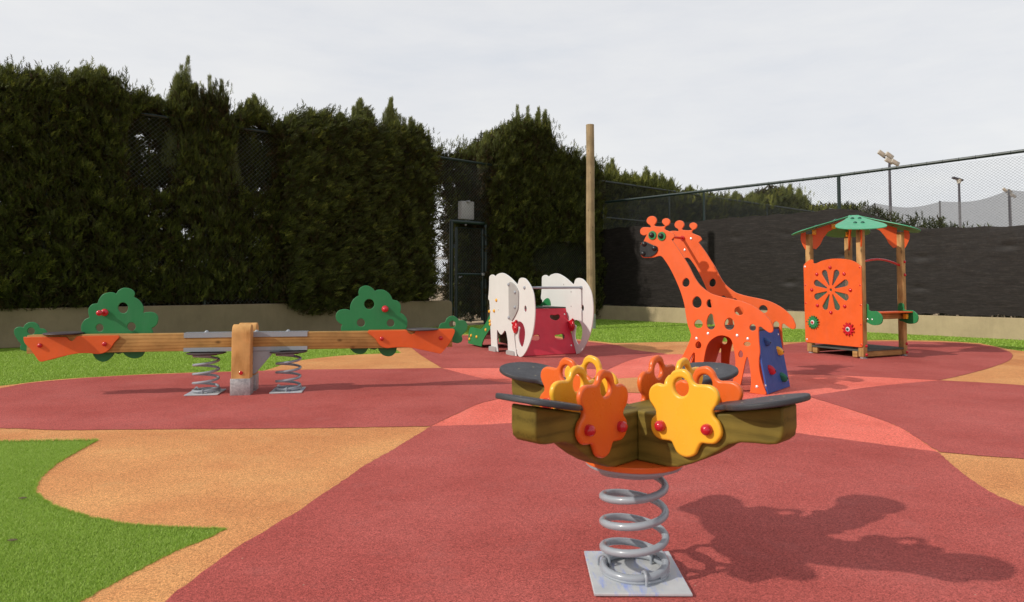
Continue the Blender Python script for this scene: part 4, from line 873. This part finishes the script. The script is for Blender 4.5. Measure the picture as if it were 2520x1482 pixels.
# climbing holds
def onboard(p):
    d = ray(*C4(p)); c = V3((0, 0, CH)); nn = fbo.N; t = (fbo.O-c).dot(nn)/d.dot(nn); q = c+d*t-fbo.O; return q.dot(fbo.S), q.dot(fbo.Z)
outn = fbo.N if fbo.N.dot(fg.S) > 0 else -fbo.N
r7 = random.Random(4)
for p, mm, rr in (((1066, 1032), M['blue_hold'], .055), ((1165, 1104), M['yellow_cap'], .06), ((1100, 1250), M['red_hold'], .062), ((1193, 1306), M['green_hold'], .062)):
    a, z = onboard(p); V = []; Fc = []; R, S_g = 7, 12; c = fbo.w(a, z)
    for i in range(R+1):
        th = math.pi/2*i/R
        for j in range(S_g):
            ph = 2*math.pi*j/S_g; k = rr*(1+.18*math.sin(2*ph+rr*40)+.08*math.sin(3*ph)); V.append(c+fbo.S*(k*math.cos(th)*math.cos(ph)*.8+.018*math.sin(th))+fbo.Z*(k*math.cos(th)*math.sin(ph))+outn*(.010+rr*.95*math.sin(th)))
    for i in range(R):
        for j in range(S_g): b_1, c_1 = i*S_g+j, i*S_g+(j+1) % S_g; Fc.append((b_1, c_1, c_1+S_g, b_1+S_g))
    Fc.append(tuple(range(S_g)))
    hd = MB().add(V, Fc).build('climbing_hold', mm, bo); MB().ball(c+outn*(.012+rr*.93)+fbo.S*.018, .011, (1, 1, .4), (fbo.S, fbo.Z, outn), 10).build('bolt', M['black'], hd)
for p in ((1162, 977), (1232, 1328), (1066, 1372)):
    a, z = onboard(p); MB().ball(fbo.w(a, z)+outn*.012, .013, (1, 1, .5), (fbo.S, fbo.Z, outn), 10).build('bolt', M['chrome'], bo)
# ------------------------------------------------------------------ playhouse
hC = V3((5.655, 11.06, 0)); ah = math.radians(26.0); E1 = V3((math.cos(ah), math.sin(ah), 0)); E2 = V3((-math.sin(ah), math.cos(ah), 0)); A_ = 1.0
fh1 = Fr(hC, -E2, -E1)     # panel side: along -E2 from L to C; thickness outward = -E1
fpan = Fr(hC, E2*-1, -E1); fcr = Fr(hC, E1, -E2)
hs = empty('playhouse', hC+(E1+E2)*.5, 'small wooden playhouse with green petal roof, orange daisy-cut panel and red and green gears', 'playhouse')
pw = .048
def at(i, j): return hC+E1*(i*A_)+E2*(j*A_)
for i, j in ((0, 0), (1, 0), (0, 1), (1, 1)):
    f = Fr(at(i, j), E1, -E2); p_ = MB().box(f, -pw, pw, .035, 2.08, -pw, pw, .008).build('post', M['housewood'], hs)
    MB().box(f, -.03, .03, 0, .034, -.03, .03).tube([f.w(-.03, .015, pw+.002), f.w(.03, .015, pw+.002)], .006, 6).build('foot', M['galv'], p_)
# panel
PO = [(232, 530), (258, 500), (285, 482), (308, 478), (318, 490), (320, 512), (345, 514), (400, 490), (480, 473), (560, 470), (640, 478), (700, 497), (750, 530), (765, 548), (778, 1270), (770, 1290), (748, 1291), (262, 1245), (247, 1228), (230, 570)]
n_p = pw+.022
Pn = lambda p: fpan.un(*C5(p), n_p)
po_ = smooth([Pn(p) for p in PO], 4, 55)
c0 = Pn((482, 760)); holes = [ell(c0[0], c0[1], .024, .024, 0, 16)]
for k in range(8):
    a = math.radians(22.5+45*k); d = Vector((math.cos(a), math.sin(a))); q = Vector((-d.y, d.x)); P = [c0+0*d if False else Vector(c0)+d*.088-q*.010]
    P = [Vector(c0)+d*.085+q*.011, Vector(c0)+d*.080, Vector(c0)+d*.085-q*.011]
    for t in np.linspace(-95, 95, 11):
        tr = math.radians(t); P.append(Vector(c0)+d*(.308+.054*math.cos(tr))+q*(.056*math.sin(tr)))
    holes.append([tuple(x) for x in P])
pn = slab('daisy_panel', po_, holes, fpan, pw+.001, n_p, M['orange'], hs, .004)
def glassm():
    m, nt, b = mat('polycarbonate'); b.inputs['Base Color'].default_value = (.55, .60, .58, 1); b.inputs['Roughness'].default_value = .15
    tr = nt.nodes.new('ShaderNodeBsdfTransparent'); x = nt.nodes.new('ShaderNodeMixShader'); x.inputs[0].default_value = .95
    nt.links.new(b.outputs[0], x.inputs[1]); nt.links.new(tr.outputs[0], x.inputs[2]); nt.links.new(x.outputs[0], nt.nodes['Material Output'].inputs[0]); return m
slab('clear_pane', ell(c0[0], c0[1], .40, .40, 0, 40), [], fpan, pw-.006, pw-.002, glassm(), hs, .0005)
AXp = (fpan.S, fpan.Z, fpan.N)
for k in range(8):
    a = math.radians(45*k); MB().ball(fpan.w(c0[0]+.378*math.cos(a), c0[1]+.378*math.sin(a), n_p+.008), .029, (1, 1, .7), AXp, 16).build('bolt_cap', M['red'], pn)
def gear(p, teeth, r0, r1, m1, m3):
    a, z = Pn(p); P = []
    for k in range(teeth*4):
        an = 2*math.pi*k/(teeth*4); r = (r0, r1, r1, r0)[k % 4]; an += (0, .0, 0, 0)[k % 4]; rr = r if k % 4 in (0, 3) else r; P.append((a+rr*math.cos(an), z+rr*math.sin(an)))
    g_ = slab('gear', P, [ell(a, z, .014, .014, 0, 10)], fpan, n_p+.004, n_p+.030, m1, pn, .003)
    e_ = MB().lathe(fpan.w(a, z, n_p+.0305), [(.036, 0), (.038, .006), (.033, .010)], AXp, 24).build('gear_eye', M['white'], g_)
    MB().ball(fpan.w(a, z, n_p+.044), .023, (1, 1, .7), AXp, 16).build('pupil', m3, e_)
gear((326, 1060), 15, .082, .118, M['green'], M['red']); gear((653, 1124), 11, .074, .112, M['red'], M['bolt_green'])
for p in ((243, 545), (262, 1217)): a, z = Pn(p); MB().ball(fpan.w(a, z, n_p), .020, (1, 1, .5), AXp, 12).build('bolt', M['chrome'], pn)
for p in ((247, 717), (252, 884), (257, 1052), (750, 552), (754, 718), (758, 903), (762, 1083), (765, 1268)): a, z = Pn(p); MB().ball(fpan.w(a, z, n_p), .014, (1, 1, .4), AXp, 10).build('screw_cap', M['red'], pn)
# red caps on the posts
for i, j, L_ in ((0, 0, ((.02, .21), (.02, .07))), (1, 0, ((.02, 1.58), (.02, 1.36), (.02, .21), (.02, .07)))):
    f = Fr(at(i, j), E1, -E2)
    for s_, z_ in L_: MB().ball(f.w(s_, z_, pw+.004), .026, (1, 1, .7), (f.S, f.Z, f.N), 14).build('bolt_cap', M['red'], hs)
# deck
MB().box(fcr, -.045, A_+.03, .118, .146, -A_-.03, .045, .003).build('deck', M['deck'], hs)
dk = [MB().box(fcr, pw+.002, A_-pw-.002, .03, .122, -.022, .022, .004), MB().box(fcr, pw+.002, A_-pw-.002, .03, .122, -A_-.022, -A_+.022, .004)]
for d in dk: d.build('deck_beam', M['housebeam'], hs)
MB().box(Fr(at(1, 0), E2, E1), pw+.002, A_-pw-.002, .03, .122, -.022, .022, .004).build('deck_beam', M['housebeam'], hs)
MB().box(Fr(at(0, 1), -E2, -E1), pw+.002, pw+.10, .024, .120, -.03, .03, .004).build('deck_block', M['housebeam'], hs)
MB().box(Fr(at(0, 0), E2, E1), pw+.004, pw+.09, .024, .120, -.07, -.024, .004).build('deck_block', M['housebeam'], hs)
# arched red bar between C and R
fb_ = fcr; P = [fb_.w(t, 1.56+.075*math.sin(math.pi*min(1, (t)/1.0))**1-.05*t, .0) for t in np.linspace(.04, .96, 16)]
MB().tube(P, .019, 12).build('handrail', M['red'], hs)
# counter
GBk = [(820, 895), (824, 950), (840, 950), (905, 953), (945, 985), (957, 1030), (940, 1070), (900, 1088), (840, 1087), (822, 1078)]
GBr = [(1108, 905), (1118, 885), (1138, 881), (1160, 893), (1165, 940), (1185, 948), (1240, 950), (1280, 978), (1295, 1015), (1285, 1055), (1250, 1072), (1200, 1072), (1150, 1050), (1125, 1045), (1106, 1000)]
fbc = Fr(at(0, 0)+E1*(pw+.012), -E2, E1); fbr = Fr(at(1, 0)-E1*(pw+.012), -E2, E1)
bR = smooth([fbr.un(*C5(p), 0) for p in GBr], 3, 60)
bC = bR
k1 = slab('bracket', bR, [], fbr, -.011, .011, M['green'], hs, .004); k2 = slab('bracket', bR, [], fbc, -.011, .011, M['green'], hs, .004)
for ff, kk in ((fbc, k2), (fbr, k1)):
    for s_ in (.06, .14): MB().ball(ff.w(s_, .64, -.012), .014, (1, 1, .5), (ff.S, ff.Z, ff.N), 10).build('bolt', M['chrome'], kk)
MB().box(fcr, pw+.026, A_-pw-.026, .735, .757, -.04, .235, .004).build('counter', M['orange'], hs)
MB().box(fcr, pw+.026, A_-pw-.026, .63, .733, .02, .07, .004).build('counter_beam', M['housebeam'], hs)
MB().box(fcr, A_-.14, A_-.085, .63, .715, .10, .17, .01).build('corner_clip', M['yellow_cap'], hs)
ps_ = at(.30, .35); MB().tube([ps_+V3((0, 0, .147)), ps_+V3((0, 0, .66))], .045, 16).build('inner_post', M['red'], hs)
MB().lathe(ps_+V3((.12, -.1, .63)), [(.14, 0), (.145, .01), (.14, .02)], seg=28).build('inner_disc', M['yellow_cap'], hs)
# rear green panel (seen through the daisy)
frr = Fr(at(0, 1), E1, E2)
GR = [(.05, .2), (.95, .2), (.95, .86), (.86, 1.0), (.7, 1.10), (.5, 1.14), (.3, 1.10), (.14, 1.0), (.05, .86)]
slab('back_panel', smooth(GR, 4, 50), [ell(.5, .72, .13, .13)], frr, -.011, .011, M['green'], hs, .004)
# roof: four petals on diagonals, orange rafters beneath
apex = hC+(E1+E2)*.5+V3((0, 0, 2.385)); diag = {(0, 0): -(E1+E2), (1, 0): E1-E2, (0, 1): E2-E1, (1, 1): E1+E2}
for key, d in diag.items():
    d = d.normalized(); drop = math.radians(17.8); S3 = d*math.cos(drop)-V3((0, 0, math.sin(drop))); up = V3((0, 0, math.cos(drop)))+d*math.sin(drop); side = V3((-d.y, d.x, 0))
    f = Fr(apex, S3, up, side)
    pet = [(.035, .075), (.035, .0), (.035, -.075), (.22, -.12), (.48, -.24), (.68, -.345), (.82, -.375), (.93, -.34), (1.01, -.22), (1.04, 0), (1.01, .22), (.93, .34), (.82, .375), (.68, .345), (.48, .24), (.22, .12)]
    rp_ = slab('roof_petal', smooth(pet, 4, 70), [], f, -.0, .016, M['roofgreen'], hs, .004)
    for (x, y) in ((.30, -.055), (.30, .055), (.62, -.055), (.62, .055)):
        MB().ball(f.w(x, y, .017), .031, (1, 1, .75), (S3, side, up), 14).build('bolt_cap', M['bolt_green'], rp_)
    # rafter board in the vertical plane of the diagonal
    fr2 = Fr(V3((apex.x, apex.y, 0)), d, side); zz = lambda r: 2.385-.02-math.tan(drop)*r
    low = [(.06, zz(.06)-.07), (.25, zz(.25)-.09), (.40, zz(.40)-.12), (.48, zz(.48)-.20), (.53, zz(.53)-.30), (.60, zz(.6)-.36), (.655, 1.83), (.655, 1.80)]
    bb_ = [(.03, zz(.03)), (.66, zz(.66))]+low[::-1]
    rf = slab('rafter', bb_, [], fr2, -.011, .011, M['orange'], hs, .003)
    ob = [(.76, zz(.76)), (.84, zz(.84)), (.845, 1.98), (.80, 1.86), (.765, 1.80), (.755, 1.86)]
    slab('rafter_tail', smooth(ob, 3, 60), [], fr2, -.011, .011, M['orange'], hs, .003)
    for r_ in (.32, .63): 
        MB().box(fr2, r_-.035, r_+.035, zz(r_)-.10, zz(r_)-.012, .0115, .05, .010).build('clip', M['yellow_cap'], rf)
# ------------------------------------------------------------------ elephant climber
e0 = V3((-.405, 12.39, 0)); e1_ = V3((.135, 11.29, 0)); ES = (e1_-e0).normalized(); EN = V3((-ES.y, ES.x, 0)); EN = EN if EN.y < 0 or EN.x < 0 else EN
EN = V3((ES.y, -ES.x, 0)); EN = EN if EN.x < 0 else -EN          # N points to the camera's left (outer face of the front elephant)
fe = Fr(e1_, ES, EN); ESEP = 1.09
el_ = empty('elephant_climber', e1_-ES*.6-EN*.5, 'white cut-out elephant play frame with crimson ramp and green slide', 'play climber')
H3 = lambda p, n=0: fe.un(*C3(p), n)
EO = [(497, 232), (503, 207), (525, 188), (550, 187), (572, 204), (585, 205), (612, 180), (660, 163), (702, 168), (750, 195), (800, 235), (850, 285), (885, 325), (897, 300), (910, 255), (933, 232), (965, 230), (1000, 245), (1040, 290), (1080, 360), (1110, 450), (1125, 560), (1132, 700), (1125, 830), (1110, 950), (1085, 1060), (1050, 1160), (1010, 1250), (968, 1310), (935, 1330), (905, 1318), (885, 1275), (872, 1200), (862, 1100), (860, 1040),
      (868, 980), (884, 920), (895, 908), (910, 912), (918, 932), (908, 990), (903, 1060), (910, 1120), (928, 1170), (948, 1191), (970, 1165), (988, 1085), (996, 1000), (988, 930), (965, 870), (930, 840), (900, 843), (875, 880), (855, 935), (846, 1000), (850, 1100), (862, 1200), (875, 1300), (877, 1326),
      (762, 1312), (758, 1240), (755, 1130), (745, 1050), (732, 985), (712, 965), (690, 995), (665, 1020), (640, 1002), (612, 958), (605, 955), (604, 1000), (604, 1100), (612, 1200), (618, 1257), (530, 1244), (525, 1190), (522, 1100), (515, 950), (510, 800), (505, 650), (500, 556), (497, 543), (487, 535), (484, 500), (490, 440), (495, 350)]
eo = [(p[0], max(p[1], 0)) for p in smooth([H3(p) for p in EO], 4, 58)]
eh = [[H3(q) for q in ell(1000, 663, 17, 47)]]
ef = slab('elephant_panel', eo, eh, fe, -.020, .0, M['white'], el_, .004); er = slab('elephant_panel', eo, eh, fe, -ESEP-.02, -ESEP, M['white'], el_, .004)
ef['label'] = 'front elephant cut-out with grey ear'; er['label'] = 'rear elephant cut-out'
AXe = (fe.S, fe.Z, fe.N)
EAR = [(765, 330), (772, 298), (790, 288), (815, 297), (860, 345), (893, 405), (900, 450), (896, 640), (870, 720), (835, 790), (808, 824), (792, 815), (768, 795)]
er_ = slab('ear', smooth([H3(p, .02) for p in EAR], 4, 60), [], fe, .001, .020, M['grey_board'], ef, .004)
for p in ((770, 325), (858, 432), (858, 640), (773, 785)): a, z = H3(p, .02); MB().ball(fe.w(a, z, .022), .030, (1, 1, .7), AXe, 16).build('bolt_cap', M['steel'], er_)
for p in ((602, 541), (571, 690), (505, 697), (512, 832), (514, 875)): a, z = H3(p, .0); MB().ball(fe.w(a, z, .006), .030, (1, 1, .7), AXe, 16).build('yellow_cap', M['yellow_cap'], ef)
for P in ([(505, 1185), (520, 1178), (585, 1187), (598, 1200), (600, 1250), (590, 1262), (515, 1252), (504, 1240)], [(745, 1245), (758, 1234), (835, 1247), (850, 1262), (853, 1318), (840, 1328), (760, 1316), (747, 1300)]):
    o_ = [(q[0], max(q[1], .004)) for q in smooth([H3(p, .0) for p in P], 3, 70)]
    for n0, n1, q in ((.001, .022, ef), (-.042, -.021, ef), (-ESEP+.001, -ESEP+.022, er)):
        t_ = slab('toe_plate', o_, [], fe, n0, n1, M['grey_board'], q, .004)
a, z = H3((992, 368)); cp = MB().ball(fe.w(a, z, .004), .030, (1, 1, .7), AXe, 16).build('bolt_cap', M['steel'], ef)
MB().tube([fe.w(a, z, -.0205), fe.w(a, z, -ESEP+.001)], .021, 14).lathe(fe.w(a, z, -ESEP+.0005), [(.028, 0), (.028, .03)], AXe).build('crossbar', M['steel'], el_)
for p in ((627, 675), (885, 1235)): a, z = H3(p); MB().ball(fe.w(a, z, .002), .012, (1, 1, .5), AXe, 10).build('bolt', M['chrome'], ef)
for p in ((1535, 322), (1637, 424), (1638, 624), (1638, 916)): a, z = fe.un(*C3(p), -ESEP); MB().ball(fe.w(a, z, -ESEP+.002), .014, (1, 1, .5), AXe, 10).build('bolt', M['grey_board'], er)
# red grips on the trunk tips
GRP = [(820, 855), (828, 845), (840, 850), (850, 838), (866, 828), (870, 818), (878, 818), (884, 832), (880, 855), (888, 885), (893, 910), (890, 950), (878, 985), (865, 1000), (852, 998), (842, 970), (832, 945), (826, 905), (832, 885), (822, 872)]
gro = smooth([H3(p, .02) for p in GRP], 4, 70)
for n0, n1, q in ((.001, .040, ef), (-ESEP+.001, -ESEP+.040, er)):
    k_ = slab('trunk_grip', gro, [], fe, n0, n1, M['red'], q, .012, seg=3)
    for p, r_ in (((828, 858), .022), (((863, 928)), .040), ((878, 822), .014)):
        a, z = H3(p, .03); MB().ball(fe.w(a, z, n1), r_, (1, 1, .7), AXe, 14).build('grip_knob', M['red'], k_)
# crimson ramp at the head end: leans inward
nR = -ESEP+.02; ra, rz = fe.un(*C3((1545, 655)), nR); rb_, _ = fe.un(*C3((1690, 1310)), nR)
S3 = (fe.S*(rb_-ra)+V3((0, 0, -rz+.012))); LR = S3.length; S3.normalize(); N3 = S3.cross(fe.N)
frp = Fr(fe.w(ra, rz, 0), S3, N3, fe.N)
def onramp(p):
    d = ray(*C3(p)); c = V3((0, 0, CH)); t = (frp.O-c).dot(frp.N)/d.dot(frp.N); q = c+d*t-frp.O; return q.dot(frp.S), q.dot(frp.Z)
B1 = [(1340, 760), (1358, 745), (1390, 750), (1420, 748), (1450, 740), (1470, 752), (1475, 780), (1460, 805), (1420, 823), (1375, 812), (1345, 790)]
B2 = [(1405, 1045), (1425, 1022), (1460, 1020), (1490, 1012), (1525, 1010), (1543, 1035), (1542, 1065), (1515, 1090), (1470, 1090), (1425, 1075)]
B3 = [(x-345, y+12) for x, y in B2]
ns = -.024
rmp = slab('climbing_ramp', [(0, -ESEP+.002), (LR, -ESEP+.002), (LR, ns), (0, ns)], [smooth([onramp(p) for p in B], 3, 80) for B in (B1, B2, B3)], frp, -.011, .011, M['crimson'], el_, .004)
on3 = N3 if N3.dot(fe.S) > 0 else -N3
for p in ((1540, 740), (1635, 1172)): a, z = onramp(p); MB().ball(frp.w(a, z)+on3*.012, .016, (1, 1, .5), (frp.S, frp.Z, on3), 12).build('bolt', M['chrome'], rmp)
MB().box(fe, ra-.62, ra+.01, rz+.004, rz+.026, -ESEP+.002, -.022, .003).build('platform', M['deck'], el_)
# green slide at the tail end
SL = [(505, 735), (470, 810), (430, 880), (400, 920), (370, 938), (330, 935), (270, 920), (240, 917), (222, 935), (210, 975), (203, 1060), (200, 1142), (385, 1186), (398, 1130), (425, 1065), (465, 1000), (510, 942), (560, 905), (640, 890), (700, 900), (745, 640), (742, 690), (735, 640), (700, 625), (650, 640), (570, 680)]
so = [(p[0], max(p[1], 0)) for p in smooth([H3(p, -.05) for p in SL], 4, 58)]
s_1 = slab('slide_side', so, [], fe, -.075, -.055, M['green'], el_, .004); s_2 = slab('slide_side', so, [], fe, -ESEP+.35, -ESEP+.37, M['green'], el_, .004)
for p in ((450, 952), (247, 1032), (226, 1080), (324, 1050)): a, z = H3(p, -.05); MB().ball(fe.w(a, z, -.050), .030, (1, 1, .7), AXe, 16).build('yellow_cap', M['yellow_cap'], s_1)
ch = [H3(p, -.05) for p in ((640, 742), (560, 790), (480, 900), (420, 975), (360, 1020), (270, 1050), (215, 1085))]
mb = MB(); W0, W1 = -ESEP+.37, -.075
for (a, b), (c, d) in zip(ch[:-1], ch[1:]):
    mb.add([fe.w(a, b, W0), fe.w(c, d, W0), fe.w(c, d, W1), fe.w(a, b, W1), fe.w(a, b-.01, W0), fe.w(c, d-.01, W0), fe.w(c, d-.01, W1), fe.w(a, b-.01, W1)], [(0, 1, 2, 3), (4, 7, 6, 5), (0, 4, 5, 1), (3, 2, 6, 7), (0, 3, 7, 4), (1, 5, 6, 2)])
mb.build('slide_bed', M['steel'], el_)
p_ = fe.un(*C3((1285, 612)), -.72); gk = [fe.un(*C3(q), -.72) for q in ((1205, 618), (1235, 580), (1270, 535), (1295, 515), (1318, 513), (1337, 535), (1350, 585), (1352, 618))]
slab('slide_fin', smooth(gk, 4, 60), [], fe, -.73, -.71, M['green'], el_, .005)
# ------------------------------------------------------------------ small litter on the ground
lm = plastic('dry_leaf', (.09, .07, .03), .8); r9 = random.Random(12)
for k, (u, v, lab) in enumerate(((55, 1233, 'dark fallen leaf on the grass, upper one at the left edge'), (30, 1338, 'dark fallen leaf on the grass, lower one at the left edge'))):
    x, y = G(u, v); f = Fr((x, y, .016), (1, .2, 0), (0, 0, 1), (0, 1, .2)); o = slab('fallen_leaf', smooth([(-.022, 0), (-.005, .010), (.018, .004), (.024, -.002), (.004, -.009)], 3), [], f, 0, .002, lm, None, .0005); tag(o, lab, 'leaf')
# ------------------------------------------------------------------ light, sky, camera
w = bpy.data.worlds.new('World'); scn.world = w; w.use_nodes = True; nt = w.node_tree; bg = nt.nodes['Background']
sd = Vector((-.88, -.42, .66)).normalized(); elev = math.asin(sd.z); az = math.atan2(sd.x, sd.y)
sky = nt.nodes.new('ShaderNodeTexSky'); sky.sky_type = 'NISHITA'; sky.sun_disc = False; sky.sun_elevation = elev; sky.sun_rotation = az; sky.dust_density = 2
tc = nt.nodes.new('ShaderNodeTexCoord'); mp = nt.nodes.new('ShaderNodeMapping'); mp.inputs['Scale'].default_value = (1.0, 1.3, 4.2); mp.inputs['Rotation'].default_value = (.12, .18, .3); nt.links.new(tc.outputs['Generated'], mp.inputs[0])
n1 = noise(nt, mp.outputs[0], 1.5, 9, .6); n2 = noise(nt, mp.outputs[0], 5, 8, .6)
cl = ramp(nt, mixc(nt, n1, n2, .3), [(.34, (7.5, 7.8, 8.3)), (.46, (8.3, 8.4, 8.65)), (.60, (9.0, 9.0, 9.0))])
sx = nt.nodes.new('ShaderNodeSeparateXYZ'); nt.links.new(tc.outputs['Generated'], sx.inputs[0])
dim = ramp(nt, sx.outputs[2], [(0, (1, 1, 1)), (.35, (1, 1, 1)), (1, (.72, .74, .78))])
cl = mixc(nt, cl, dim, 1, 'MULTIPLY')
nt.links.new(mixc(nt, sky.outputs[0], cl, .90), bg.inputs[0]); bg.inputs[1].default_value = .1
sl_ = bpy.data.lights.new('sun', 'SUN'); sl_.energy = 3.25; sl_.angle = math.radians(1.0); sl_.color = (1, .94, .84); so_ = bpy.data.objects.new('sun', sl_); COL.objects.link(so_)
so_.rotation_euler = (-sd).to_track_quat('-Z', 'Y').to_euler(); so_.location = (-8, -4, 9)
cam = bpy.data.cameras.new('camera'); co = bpy.data.objects.new('camera', cam); COL.objects.link(co); scn.camera = co
co.location = (0, 0, CH); co.rotation_euler = (math.radians(90)+TH, 0, 0); cam.sensor_width = 36; cam.sensor_fit = 'HORIZONTAL'; cam.lens = F/2520*36
cam.shift_y = (CY-741)/2520; cam.clip_end = 3000; cam.clip_start = .05
cam.dof.use_dof = True; cam.dof.focus_distance = 8.0; cam.dof.aperture_fstop = 5.6
vs = scn.view_settings; vs.view_transform = 'Standard'; vs.look = 'None'; vs.gamma = 1; vs.exposure = 0
